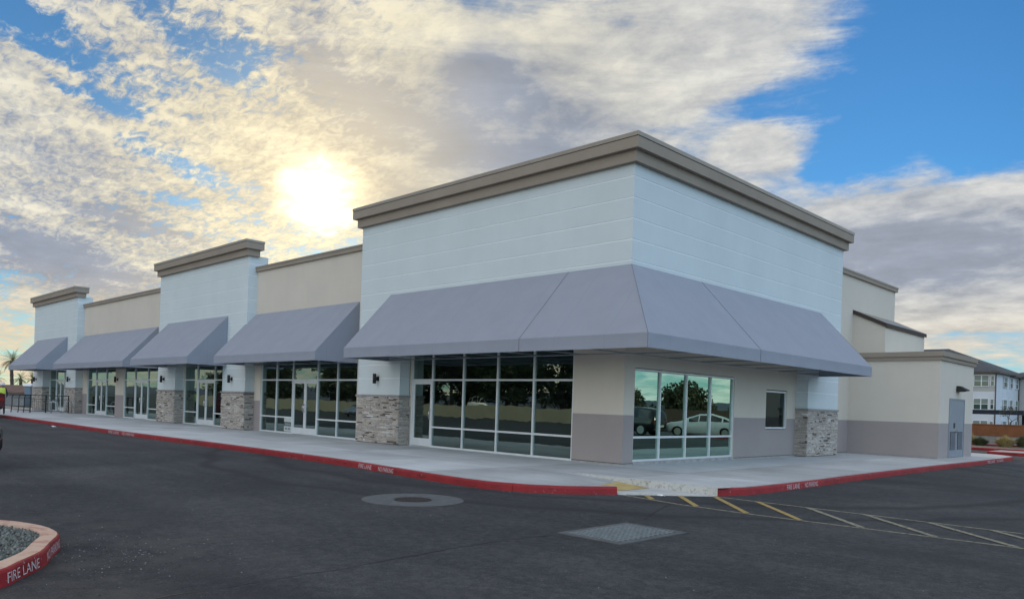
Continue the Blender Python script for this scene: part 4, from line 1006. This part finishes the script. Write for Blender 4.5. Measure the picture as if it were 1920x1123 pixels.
# ---- vehicles
def car(name, label, cat, paint, loc, rz, kind='sedan', group=None):
    t = thing(name, label, cat, loc, rz, group)      # heading +X
    #      x      zlo   zbelt  ztop   wlo   wbelt  wtop
    if kind == 'sedan':
        sec = [(-2.38, .45, .70, .80, .60, .70, .60), (-2.30, .28, .88, .98, .80, .86, .72), (-1.85, .22, .96, 1.06, .86, .90, .70), (-1.25, .20, .97, 1.30, .88, .91, .62), (-.55, .19, .95, 1.44, .88, .91, .60), (.15, .19, .93, 1.43, .88, .91, .60), (.75, .20, .92, 1.20, .88, .91, .64), (1.25, .20, .90, .95, .88, .90, .80), (1.85, .22, .80, .86, .86, .87, .74), (2.25, .27, .62, .72, .78, .78, .62), (2.38, .38, .55, .62, .55, .58, .50)]
        wx, wr_ = (-1.42, 1.42), .325; roof0, roof1 = 2, 7
    elif kind == 'suv':
        sec = [(-2.32, .50, .85, 1.05, .70, .76, .66), (-2.25, .32, 1.00, 1.45, .84, .88, .66), (-1.95, .27, 1.06, 1.66, .90, .93, .66), (-1.2, .25, 1.06, 1.74, .92, .95, .66), (-.4, .25, 1.05, 1.75, .92, .95, .66), (.35, .25, 1.04, 1.68, .92, .95, .66), (.95, .26, 1.02, 1.32, .92, .95, .72), (1.3, .26, 1.00, 1.08, .92, .94, .84), (1.9, .28, .94, 1.02, .90, .90, .76), (2.22, .32, .80, .90, .82, .82, .66), (2.34, .42, .66, .74, .62, .64, .56)]
        wx, wr_ = (-1.40, 1.40), .37; roof0, roof1 = 1, 7
    else:  # pickup
        sec = [(-2.85, .55, 1.10, 1.36, .86, .90, .90), (-2.80, .50, 1.12, 1.38, .90, .96, .95), (-1.4, .42, 1.12, 1.38, .92, .98, .96), (-.95, .40, 1.12, 1.40, .92, .98, .94), (-.85, .40, 1.12, 1.84, .92, .98, .74), (-.2, .38, 1.12, 1.90, .92, .98, .74), (.55, .38, 1.12, 1.86, .92, .98, .74), (1.1, .40, 1.12, 1.42, .92, .98, .82), (1.4, .40, 1.12, 1.20, .92, .98, .90), (2.4, .42, 1.05, 1.14, .92, .95, .86), (2.8, .45, .80, .95, .88, .88, .76)]
        wx, wr_ = (-1.75, 1.85), .40; roof0, roof1 = 3, 8
    def ring(s):
        x, zl, zb, zt, wl, wb, wt = s
        return [(x, -wl*.9, zl), (x, -wl, zl+.12), (x, -wb, (zl+zb)/2+.05), (x, -wb*.985, zb), (x, -wt-.03, zt-.06), (x, -wt*.8, zt), (x, wt*.8, zt), (x, wt+.03, zt-.06), (x, wb*.985, zb), (x, wb, (zl+zb)/2+.05), (x, wl, zl+.12), (x, wl*.9, zl)]
    rs = [ring(s) for s in sec]; b = MB(); gw = MB(); n = 12
    for i in range(len(rs)-1):
        for k in range(n):
            q = [rs[i][k], rs[i+1][k], rs[i+1][(k+1) % n], rs[i][(k+1) % n]]
            b.face(q, 0, smooth=True)
            isg = roof0 <= i < roof1 and k in (3, 7)
            h = max(abs(q[0][2]-q[3][2]), abs(q[1][2]-q[2][2]))
            if isg and h > .22:
                ctr = Vector((0, 0, 0))
                for p in q: ctr += Vector(p)/4
                nn = (Vector(q[1])-Vector(q[0])).cross(Vector(q[3])-Vector(q[0])).normalized()
                if nn.y*ctr.y < 0: nn = -nn
                gw.face([ctr+(Vector(p)-ctr)*.86+nn*.006 for p in q], 0)
    # windscreen and rear window from the steep roof sections
    b.face(rs[0], 0); b.face(list(reversed(rs[-1])), 0)
    bo = b.build('body', paint, t, merge=True)
    for i in (roof0, roof1-1) if kind != 'pickup' else (roof0, roof1-1):
        q = [rs[i][5], rs[i+1][5], rs[i+1][6], rs[i][6]]
        if kind == 'suv' and i == roof0: q = [Vector(p)+Vector((-.0, 0, 0)) for p in q]
        ctr = sum((Vector(p) for p in q), Vector((0, 0, 0)))/4; nn = (Vector(q[1])-Vector(q[0])).cross(Vector(q[3])-Vector(q[0])).normalized()
        if nn.z < 0: nn = -nn
        gw.face([ctr+(Vector(p)-ctr)*.88+nn*.010 for p in q], 0)
    gw.build('window', 'car_glass', t)
    for x in wx:
        for s in (-1, 1):
            m_ = MB(); m_.tube([(x, s*.70, wr_), (x, s*.72, wr_), (x, s*.90, wr_), (x, s*.935, wr_)], [wr_*.9, wr_, wr_, wr_*.93], 28)
            wo = m_.build('wheel', 'tyre', t)
            m_ = MB(); m_.tube([(x, s*.925, wr_), (x, s*.945, wr_)], [wr_*.68, wr_*.64], 24); m_.build('rim', 'rubber_rim', wo)
    fb, rb = sec[-2], sec[1]
    for s in (-1, 1):
        m_ = MB(); m_.box(fb[0]-.18, fb[0]+.08, s*fb[4]*.70-.14, s*fb[4]*.70+.14, fb[2]-.12, fb[2]+.0); m_.build('headlight', 'headlight', t, bevel=.03)
        m_ = MB(); m_.box(rb[0]-.07, rb[0]+.12, s*rb[4]*.80-.15, s*rb[4]*.80+.15, rb[2]-.16, rb[2]-.02); m_.build('taillight', 'taillight', t, bevel=.03)
    m_ = MB(); m_.box(sec[0][0]-.03, sec[0][0]+.02, -.26, .26, .55, .68); m_.build('licence_plate', 'paper', t)
    m_ = MB(); m_.box(rb[0]-.06, rb[0]+.1, -rb[4]*.9, rb[4]*.9, rb[1]+.02, rb[1]+.14); m_.build('bumper', 'black_metal', t, bevel=.03)
    return t
car('pickup_truck', 'maroon pickup truck cut off by the left edge near the far kerb', 'truck', 'car_maroon', (-39.5, -7.35, RZ), R(205), 'pickup')
car('parked_car', 'black car whose bumper just shows at the left edge of the asphalt', 'car', 'car_black', (-8.44, -13.44, RZ), R(24), 'suv')
car('parked_car', 'white sedan mirrored in the window of four tall panes', 'car', 'car_white', (12.6, 26.6, RZ), math.atan2(-.42, .91), 'sedan', )
car('parked_car', 'black car mirrored at the left of the window of four tall panes', 'car', 'car_black', (16.2, 23.8, RZ), R(-5), 'suv')
car('parked_car', 'white car mirrored above the pale wall in the four-bay storefront', 'car', 'car_white', (-56, -47, .5), R(12), 'suv')
car('parked_car', 'dark blue car mirrored in the storefront with the paper notice', 'car', 'car_blue', (-44, -24, RZ), R(80), 'suv')
car('parked_car', 'silver car mirrored beside the dark blue one', 'car', 'car_silver', (-49, -25, RZ), R(84), 'sedan')

# ---- palms
def palm(loc, h, fr, seed, label, group=None, nf=34):
    t = thing('palm_tree', label, 'palm tree', loc, seed, group); rn = random.Random(seed)
    m_ = MB(); pts = []; rr = []
    for i in range(15):
        z = h*i/14; pts.append((.05*math.sin(i*.4), .04*math.cos(i*.3), z)); rr.append((.26-.06*i/14)*(1.12 if i % 2 else .95)*(1.25 if i > 12 else 1))
    m_.tube(pts, rr, 9); m_.build('trunk', 'bark', t)
    m_ = MB()
    for k in range(nf):
        a = rn.uniform(0, 2*PI); e = rn.uniform(-.35, 1.35); L = fr*rn.uniform(.8, 1.1)
        d = Vector((math.cos(a), math.sin(a), 0)); p = Vector((0, 0, h)); v = d*math.cos(e)+Vector((0, 0, math.sin(e))); prev = p; sd_ = Vector((-d.y, d.x, 0))
        for i in range(1, 15):
            v = (v+Vector((0, 0, -.085*(1+.4*math.cos(e))))).normalized(); q = prev+v*(L/14)
            w0 = .30*fr/2*math.sin(PI*min(.97, (i)/14+.06))
            for s in (-1, 1):
                for j in range(2):
                    b0 = prev.lerp(q, j/2); b1 = prev.lerp(q, j/2+.22); tip = b0+sd_*s*w0+v*w0*.75-Vector((0, 0, w0*.35))
                    m_.face([b0, b1, tip])
            m_.face([prev-sd_*.015, prev+sd_*.015, q+sd_*.012, q-sd_*.012]); prev = q
    m_.build('crown', 'palm_leaf', t); return t
palm((-117.0, 12.3, RZ), 5.6, 2.3, 1, 'tallest palm, its crown clear above the low roofs at the left edge', nf=46)
PG = 'small palms along the far skyline at the left'
c0 = palm((-141, 15.4, RZ), 3.3, 2.0, 4, 'small far palm, leftmost of the row on the skyline', PG)
for k, (px_, py_, hh, lb) in enumerate([(-139.0, 18.4, 1.0, 'small far palm just right of the tall palm trunk'), (-138.0, 19.9, 1.05, 'small far palm, second right of the tall palm trunk'), (-137.0, 22.6, 1.0, 'small far palm nearest the far tower')]):
    c = copy_tree(c0); c.location = (px_, py_, RZ+.1*k); c.rotation_euler = (0, 0, k*1.3); c['label'] = lb

# low buildings at the left edge
bh = thing('low_building', 'long low building with blue grey roof behind the palms at the left edge', 'building', (-125, 12, RZ), R(60))
mb = MB(); mb.box(-30, 30, 0, 10, 0, 1.0); mb.build('wall', 'house_wall', bh)
mb = MB(); mb.face([(-31, -1, .95), (31, -1, .95), (31, 5, 2.1), (-31, 5, 2.1)]); mb.face([(-31, 11, .95), (31, 11, .95), (31, 5, 2.1), (-31, 5, 2.1)]); mb.build('roof', 'far_roof', bh)
for k, u in enumerate((-6, -2.5, 1.5)):
    pt = thing('pole', ['thin dark pole at the left edge behind the railing', 'thin dark pole between the railing and the white house', 'thin dark pole beside the kiosk'][k], 'pole', (-84+u*.2, 2.2+u*.75, RZ)); mb = MB(); mb.tube([(0, 0, 0), (0, 0, 2.9)], .055, 6); mb.build('shaft', 'black_metal', pt)
ho = thing('small_house', 'small white house with sloping brown roof behind the railing', 'house', (-75.4, 4.4, RZ), R(42))
mb = MB(); mb.box(-3.0, 1.2, -.9, 3, 0, 1.35); mb.face([(1.2, -.9, 1.35), (1.2, 3, 1.35), (1.2, 1, 1.9)]); mb.build('wall', 'house_wall', ho)
mb = MB(); mb.face([(-3.2, -1.2, 1.2), (1.5, -1.2, 1.32), (1.5, 1.1, 2.05), (-3.2, 1.1, 2.0)]); mb.face([(-3.2, 3.2, 1.2), (1.5, 3.2, 1.3), (1.5, 1.1, 2.05), (-3.2, 1.1, 2.0)]); mb.box(-3.2, 1.5, -1.23, -1.2, 1.15, 1.3); mb.build('roof', 'house_roof', ho)
ki = thing('kiosk', 'narrow blue grey kiosk with curved white roof left of the far pier', 'kiosk', (-63.8, 2.0, 0), R(-40))
mb = MB(); mb.box(-.24, .24, -.24, .24, 0, 1.75); mb.build('body', 'blue_panel', ki, bevel=.03)
mb = MB()
ar = [(.32*math.cos(PI*i/8), 1.73+.24*math.sin(PI*i/8)) for i in range(9)]
for a, b in zip(ar, ar[1:]): mb.face([(a[0], -.32, a[1]), (b[0], -.32, b[1]), (b[0], .32, b[1]), (a[0], .32, a[1])])
mb.face([(p[0], -.32, p[1]) for p in ar]); mb.face([(p[0], .32, p[1]) for p in ar]); mb.build('roof', 'white_paint', ki)

# ================================================================== RIGHT BACKGROUND
mb = MB(); mb.poly([(-30, 31.5), (2.2, 31.2), (14, 31.0), (14, 42), (-30, 42)], RZ+.06); structure(mb.build('planting_bed', 'bed_dirt'))
K3 = [(-30, 29.6), (.6, 29.5), (2.0, 29.2)]
structure(kerb([(-30, 31.4), (2.2, 31.1), (14, 30.9)], 'kerb', 'kerb_worn')); structure(kerb([(1.9, 26.2), (14, 26.0)], 'kerb', 'kerb_worn'))
mb = MB(); mb.poly([(1.9, 26.3), (14, 26.1), (14, 28.6), (1.9, 28.8)], -.004); structure(mb.build('footpath', 'kerb_concrete'))
structure(kerb([(-30, 39.0), (14, 38.6)], 'kerb', 'kerb_worn'))
bw = thing('garden_wall', 'low wall of brown render over grey block courses behind the dry shrubs', 'wall', (0, 42, RZ))
mb = MB(); mb.box(-40, 14, 0, .3, 0, .60); mb.build('block_course', 'block_grey', bw)
mb = MB(); mb.box(-40, 14, -.03, .33, .601, 1.30); mb.box(-40, 14, -.06, .36, 1.30, 1.37); mb.build('upper_wall', 'wall_brown', bw)
cp = thing('carport', 'long dark flat carport roof on a steel post behind the brown wall', 'carport', (-6, 70, RZ))
mb = MB(); mb.box(-12, 20, 0, 5, 2.22, 2.62); mb.build('roof', 'cloth_dark', cp)
for x in (.65, 8, -7.5):
    mb = MB(); mb.box(x-.14, x+.14, 1.5, 1.78, 0, 2.21); mb.build('post', 'cloth_dark', cp)
# dry grass clumps
def tuft(loc, r, h, n, m, label, seed, group=None):
    t = thing('dry_shrub', label, 'shrub', loc, 0, group); rn = random.Random(seed); m_ = MB()
    for k in range(n):
        a = rn.uniform(0, 2*PI); rr = r*rn.random()**.7; b = Vector((rr*.35*math.cos(a), rr*.35*math.sin(a), 0)); e = Vector((rr*math.cos(a), rr*math.sin(a), h*rn.uniform(.5, 1)*(1.1-rr/r*.5)))
        mid = b.lerp(e, .55)+Vector((0, 0, h*.15)); s = Vector((-math.sin(a), math.cos(a), 0))*.012
        m_.face([b-s, b+s, mid+s, mid-s]); m_.face([mid-s, mid+s, e])
    m_.build('foliage', m, t); return t
tuft((-1.15, 38, RZ+.06), .75, .62, 700, 'shrub_leaf', 'low olive grey shrub against the block wall, left of the straw clump', 1)
tuft((.3, 37.4, RZ+.06), .85, .75, 800, 'dry_grass', 'straw coloured dry grass clump in the planting bed', 2)
tuft((.95, 38.6, RZ+.06), .7, .85, 500, 'shrub_leaf', 'thin dry shrub right behind the straw clump', 3)
tuft((-1.9, 38.9, RZ+.06), .5, .9, 400, 'dry_grass', 'dry weed clump beside the annex corner', 8)
# bare tree above the brown wall
def bare_tree(loc, h, seed, label):
    t = thing('bare_tree', label, 'tree', loc, 0); rn = random.Random(seed); m_ = MB(); tips = []
    def grow(p, d, L, r, dep):
        pts = [p]; rr = [r]
        for i in range(3):
            d = (d+Vector((rn.uniform(-.25, .25), rn.uniform(-.25, .25), rn.uniform(-.1, .12)))).normalized(); p = p+d*L/3; pts.append(p); rr.append(r*(1-.15*(i+1)))
        m_.tube(pts, rr, 5, caps=False)
        if dep == 0: tips.append(p); return
        for k in range(rn.choice([2, 3])):
            nd = (d+Vector((rn.uniform(-.9, .9), rn.uniform(-.9, .9), rn.uniform(-.3, .5)))).normalized(); grow(p, nd, L*.72, r*.55, dep-1)
    grow(Vector((0, 0, 0)), Vector((0, 0, 1)), h*.35, .09, 4); m_.build('branches', 'bark', t)
    l = MB()
    for p in tips:
        for k in range(8):
            q = p+Vector([rn.uniform(-.15, .15) for _ in range(3)]); a = Vector([rn.uniform(-1, 1) for _ in range(3)]).normalized()*.05; b = a.cross(Vector((rn.random(), rn.random(), rn.random()))).normalized()*.04; l.face([q-a, q+b, q+a, q-b])
    l.build('crown', 'leaf_olive', t)
bare_tree((-4.3, 60, RZ), 2.9, 5, 'small sparse tree rising over the brown wall before the apartments')

# apartment block
AP = thing('apartment_building', 'three storey pale apartment block with grey hipped roofs behind the brown wall', 'apartment building')
WZ = 7.2
mb = MB()
def storey(p, q, zs=((RZ, 4.9, 0), (4.9, WZ, 1))):
    for z0, z1, m in zs: mb.face([(*p, z0), (*q, z0), (*q, z1), (*p, z1)], m)
storey((-40, 89.9), (-11.85, 89.9)); storey((-11.85, 89.9), (-11.8, 101.6), ((RZ, WZ, 0),)); storey((-11.8, 101.6), (-2, 101.6), ((RZ, WZ, 1),)); storey((-2, 101.6), (-2, 130)); storey((-40, 130), (-40, 89.9))
mb.build('wall', ['apt_white', 'apt_beige'], AP)
def apwin(axis, u0, u1, z0, z1, pl, double=False):
    f = MB(); e = .07
    def bx(mm, a, b, c, d, p0, p1, m=0):
        if axis == 'y': mm.box(a, b, pl-p1, pl-p0, c, d, m)
        else: mm.box(pl+p0, pl+p1, a, b, c, d, m)
    bx(f, u0-e, u1+e, z1, z1+e, .0, .08); bx(f, u0-e, u1+e, z0-e, z0, .0, .08); bx(f, u0-e, u0, z0, z1, .0, .08); bx(f, u1, u1+e, z0, z1, .0, .08)
    bx(f, u0, u1, (z0+z1)/2-.03, (z0+z1)/2+.03, .0, .07)
    if double: bx(f, (u0+u1)/2-.05, (u0+u1)/2+.05, z0, (z0+z1)/2-.03, .0, .075); bx(f, (u0+u1)/2-.05, (u0+u1)/2+.05, (z0+z1)/2+.03, z1, .0, .075)
    fo = f.build('window', 'trim_white', AP); g_ = MB(); bx(g_, u0, u1, z0, (z0+z1)/2, .005, .02); bx(g_, u0, u1, (z0+z1)/2, z1, .005, .03, 1); g_.build('pane', ['apt_window', 'apt_blind'], fo)
for z0 in (5.55, 2.75, .1):
    apwin('y', -14.05, -12.55, z0, z0+1.25, 89.9, True); apwin('y', -12.28, -11.98, z0+.05, z0+1.2, 89.9)
    apwin('y', -17.6, -16.4, z0, z0+1.25, 89.9, True)
    for (a, b) in ((93.6, 95.4), (96.9, 98.2), (99.9, 101.3)): apwin('x', a, b, z0+.05, z0+1.25, -11.79)
    apwin('y', -10.2, -9.0, z0, z0+1.25, 101.6, True); apwin('y', -7, -5.6, z0, z0+1.25, 101.6, True)
for p in ((-11.78, 89.85), (-11.72, 101.5)):
    m_ = MB(); m_.tube([(p[0], p[1], RZ), (p[0], p[1], WZ-.1)], .07, 6); m_.build('downspout', 'downspout', AP)
def hip(x0, x1, y0, y1, z, h, ov=.5):
    x0 -= ov; x1 += ov; y0 -= ov; y1 += ov; m_ = MB(); k = min(x1-x0, y1-y0)/2
    if x1-x0 > y1-y0: a, b = (x0+k, (y0+y1)/2, z+h), (x1-k, (y0+y1)/2, z+h)
    else: a, b = ((x0+x1)/2, y0+k, z+h), ((x0+x1)/2, y1-k, z+h)
    c = [(x0, y0, z), (x1, y0, z), (x1, y1, z), (x0, y1, z)]
    if x1-x0 > y1-y0: F = [[c[0], c[1], b, a], [c[1], c[2], b], [c[2], c[3], a, b], [c[3], c[0], a]]
    else: F = [[c[0], c[1], a], [c[1], c[2], b, a], [c[2], c[3], b], [c[3], c[0], a, b]]
    for q in F: m_.face(q)
    for p, q in zip(c, c[1:]+c[:1]): m_.face([(p[0], p[1], z-.22), (q[0], q[1], z-.22), q, p], 1)
    m_.face([(p[0], p[1], z-.22) for p in reversed(c)], 1)
    return m_.build('roof', ['apt_roof', 'downspout'], AP)
hip(-17.5, -11.8, 89.9, 97, WZ+.1, 1.25); hip(-40, -12.3, 93, 108, WZ+.3, 3.5); hip(-16, -11.8, 97.4, 102.5, WZ, 1.3); hip(-14, -2, 101.6, 118, WZ+.05, 1.55); hip(-24, -16.6, 91, 99, WZ+1.2, 1.75)

# ================================================================== WHAT THE GLASS MIRRORS: wall, trees, hills behind the viewpoint
sw = thing('boundary_wall', 'long sand coloured boundary wall mirrored in the storefront glass', 'wall', (-60, -39, RZ), R(-6))
mb = MB(); mb.box(-60, 60, -.15, .15, 0, 1.45); mb.build('wall', 'wall_sand', sw)
def tree(name, label, loc, h, rcrown, seed, leafm='leaf', n=5200, group=None):
    t = thing(name, label, 'tree', loc, seed*.7, group); rn = random.Random(seed); m_ = MB()
    m_.tube([(0, 0, 0), (.1, 0, h*.15), (.05, .1, h*.35), (.15, .05, h*.55)], [.28, .22, .18, .10], 8)
    cl = []
    for k in range(15):
        a = k*2.4+rn.random(); z = h*rn.uniform(.22, .92); r = rcrown*rn.uniform(.35, .85)*(1.15-(z/h)*.6); c = Vector((r*math.cos(a), r*math.sin(a), z)); cl.append((c, rcrown*rn.uniform(.30, .52)))
        m_.tube([(.1, .05, h*rn.uniform(.28, .5)), tuple(c*.55+Vector((0, 0, z*.42))), tuple(c)], [.10, .06, .02], 5)
    m_.build('trunk', 'bark', t)
    l = MB()
    for k in range(n):
        c, r = rn.choice(cl); d = Vector([rn.gauss(0, 1) for _ in range(3)]).normalized()*r*(rn.random()**.45); d.z *= .75; q = c+d
        if noise.noise(q*1.3) < -.12: continue
        s = rn.uniform(.12, .26); a = Vector([rn.gauss(0, 1) for _ in range(3)]).normalized(); b = a.cross(Vector([rn.gauss(0, 1) for _ in range(3)])).normalized(); l.face([q-a*s, q+b*s*.6, q+a*s, q-b*s*.6])
    l.build('crown', leafm, t); return t
TG = 'trees mirrored in the storefront glass'
ta = tree('broadleaf_tree', 'broad dark tree mirrored in the storefront glass behind the sand wall', (-40, -52, RZ), 9.5, 4.2, 11, 'leaf', 7000, TG)
tb = tree('broadleaf_tree', 'broad dark tree mirrored in the storefront glass behind the sand wall', (-58, -55, RZ), 12, 4.8, 12, 'leaf', 7000, TG)
tc_ = tree('broadleaf_tree', 'broad dark tree mirrored in the storefront glass behind the sand wall', (-72, -50, RZ), 8.0, 3.8, 13, 'leaf_olive', 7000, TG)
rn = random.Random(5)
for k, (x, y) in enumerate([(-31, -56), (-35, -47), (-47, -58), (-52, -48), (-64, -52), (-80, -56), (-88, -46), (-98, -58), (-22, -60), (-108, -48), (-120, -55), (-69, -60), (-43, -66), (-135, -50), (-84, -66), (-60, -70), (-26, -50), (-38, -60), (-48, -52), (-55, -50), (-61, -46), (-67, -45), (-76, -47), (-33, -66), (-92, -52)]):
    c = copy_tree(rn.choice([ta, tb, tc_])); c.location = (x, y, RZ); c.rotation_euler = (0, 0, rn.uniform(0, 6)); s = rn.uniform(.8, 1.2); c.scale = (s, s, s*rn.uniform(.9, 1.1))
td = tree('mesquite_tree', 'round olive tree mirrored in the short-side window', (36, 62, RZ), 4.6, 3.6, 21, 'leaf_olive', 7000, 'trees mirrored in the short side window')
for k, (x, y, s) in enumerate([(22, 66, .8), (44, 60, .85), (30, 80, 1.05), (52, 72, 1.0), (41, 88, .9), (60, 60, 1.0), (24, 90, .8), (66, 80, 1.1), (50, 52, .75)]):
    c = copy_tree(td); c.location = (x, y, RZ); c.rotation_euler = (0, 0, k*1.7); c.scale = (s, s, s)
fw = thing('boundary_wall', 'long brown wall mirrored behind the cars in the short-side window', 'wall', (32, 48, RZ), R(-55))
mb = MB(); mb.box(-50, 50, -.15, .15, 0, 1.7); mb.build('wall', 'bark', fw)
# hills all round, far off
mb = MB(); n = 240
for i in range(n):
    a0, a1 = 2*PI*i/n, 2*PI*(i+1)/n
    def hh(a): return 22+26*max(0, noise.noise(Vector((math.cos(a)*3.2, math.sin(a)*3.2, .5)))+.25)+22*max(0, noise.noise(Vector((math.cos(a)*9, math.sin(a)*9, 2.5))))
    def vis(a):
        d = (math.degrees(a)) % 360; return 0.12 if 85 < d < 185 else 1.0
    r0, r1, r2 = 2300, 2900, 3600
    def P(a, r, z): return (r*math.cos(a), r*math.sin(a), z)
    h0, h1 = hh(a0)*vis(a0), hh(a1)*vis(a1)
    mb.face([P(a0, r0, -1), P(a1, r0, -1), P(a1, r1, h1), P(a0, r1, h0)]); mb.face([P(a0, r1, h0), P(a1, r1, h1), P(a1, r2, -1), P(a0, r2, -1)])
structure(mb.build('hills', 'hill'))
# scraps on the asphalt
for k, (x, y, sz, lb) in enumerate([(3.28, -3.35, .10, 'white paper scrap lying on the hatched asphalt by the ramp'), (-26.5, -5.75, .22, 'white scrap lying against the red kerb near the far towers')]):
    rn = random.Random(k+31); m_ = MB(); G = [[(i*.35-.7+rn.uniform(-.1, .1), j*.3-.45+rn.uniform(-.1, .1), rn.uniform(0, .28)) for i in range(5)] for j in range(4)]
    for j in range(3):
        for i in range(4): m_.face([tuple(c*sz for c in G[j][i]), tuple(c*sz for c in G[j][i+1]), tuple(c*sz for c in G[j+1][i+1]), tuple(c*sz for c in G[j+1][i])])
    o = m_.build('paper_scrap', 'white_paint', None, loc=(x, y, RZ+.006)); tag(o, lb, 'litter')
# loose grit on the asphalt, thickest along the island and the kerb
mb = MB(); rn = random.Random(77)
for k in range(1500):
    q = rn.random()
    if q < .40: x, y = rn.gauss(3.1, .7), rn.gauss(-12.9, .45)
    elif q < .75:
        p_, d_ = pathpos(K1, rn.uniform(45, 84)); x, y = p_.x, p_.y-abs(rn.gauss(.02, .22))-.03
    else: x, y = rn.uniform(-4, 10), rn.uniform(-14, -6)
    if inside(x, y) or min((Vector((x, y))-Vector(p)).length for p in ISL[::3]) < .08: continue
    r_ = rn.uniform(.003, .010); a = rn.uniform(0, 6.3); c_ = rn.choice([(.05, .045, .04), (.03, .03, .03), (.16, .15, .14), (.09, .085, .08), (.26, .25, .23)])
    top = [(x+r_*.5*math.cos(a+j*PI/2), y+r_*.5*math.sin(a+j*PI/2), RZ+r_*.8) for j in range(4)]; bot = [(x+r_*math.cos(a+j*PI/2), y+r_*math.sin(a+j*PI/2), RZ+.001) for j in range(4)]
    mb.face(top, 0, c_)
    for j in range(4): mb.face([bot[j], bot[(j+1) % 4], top[(j+1) % 4], top[j]], 0, c_)
o = mb.build('grit', 'pebble'); tag(o, 'loose grit scattered on the asphalt by the island and the long red kerb', 'grit'); o['kind'] = 'stuff'
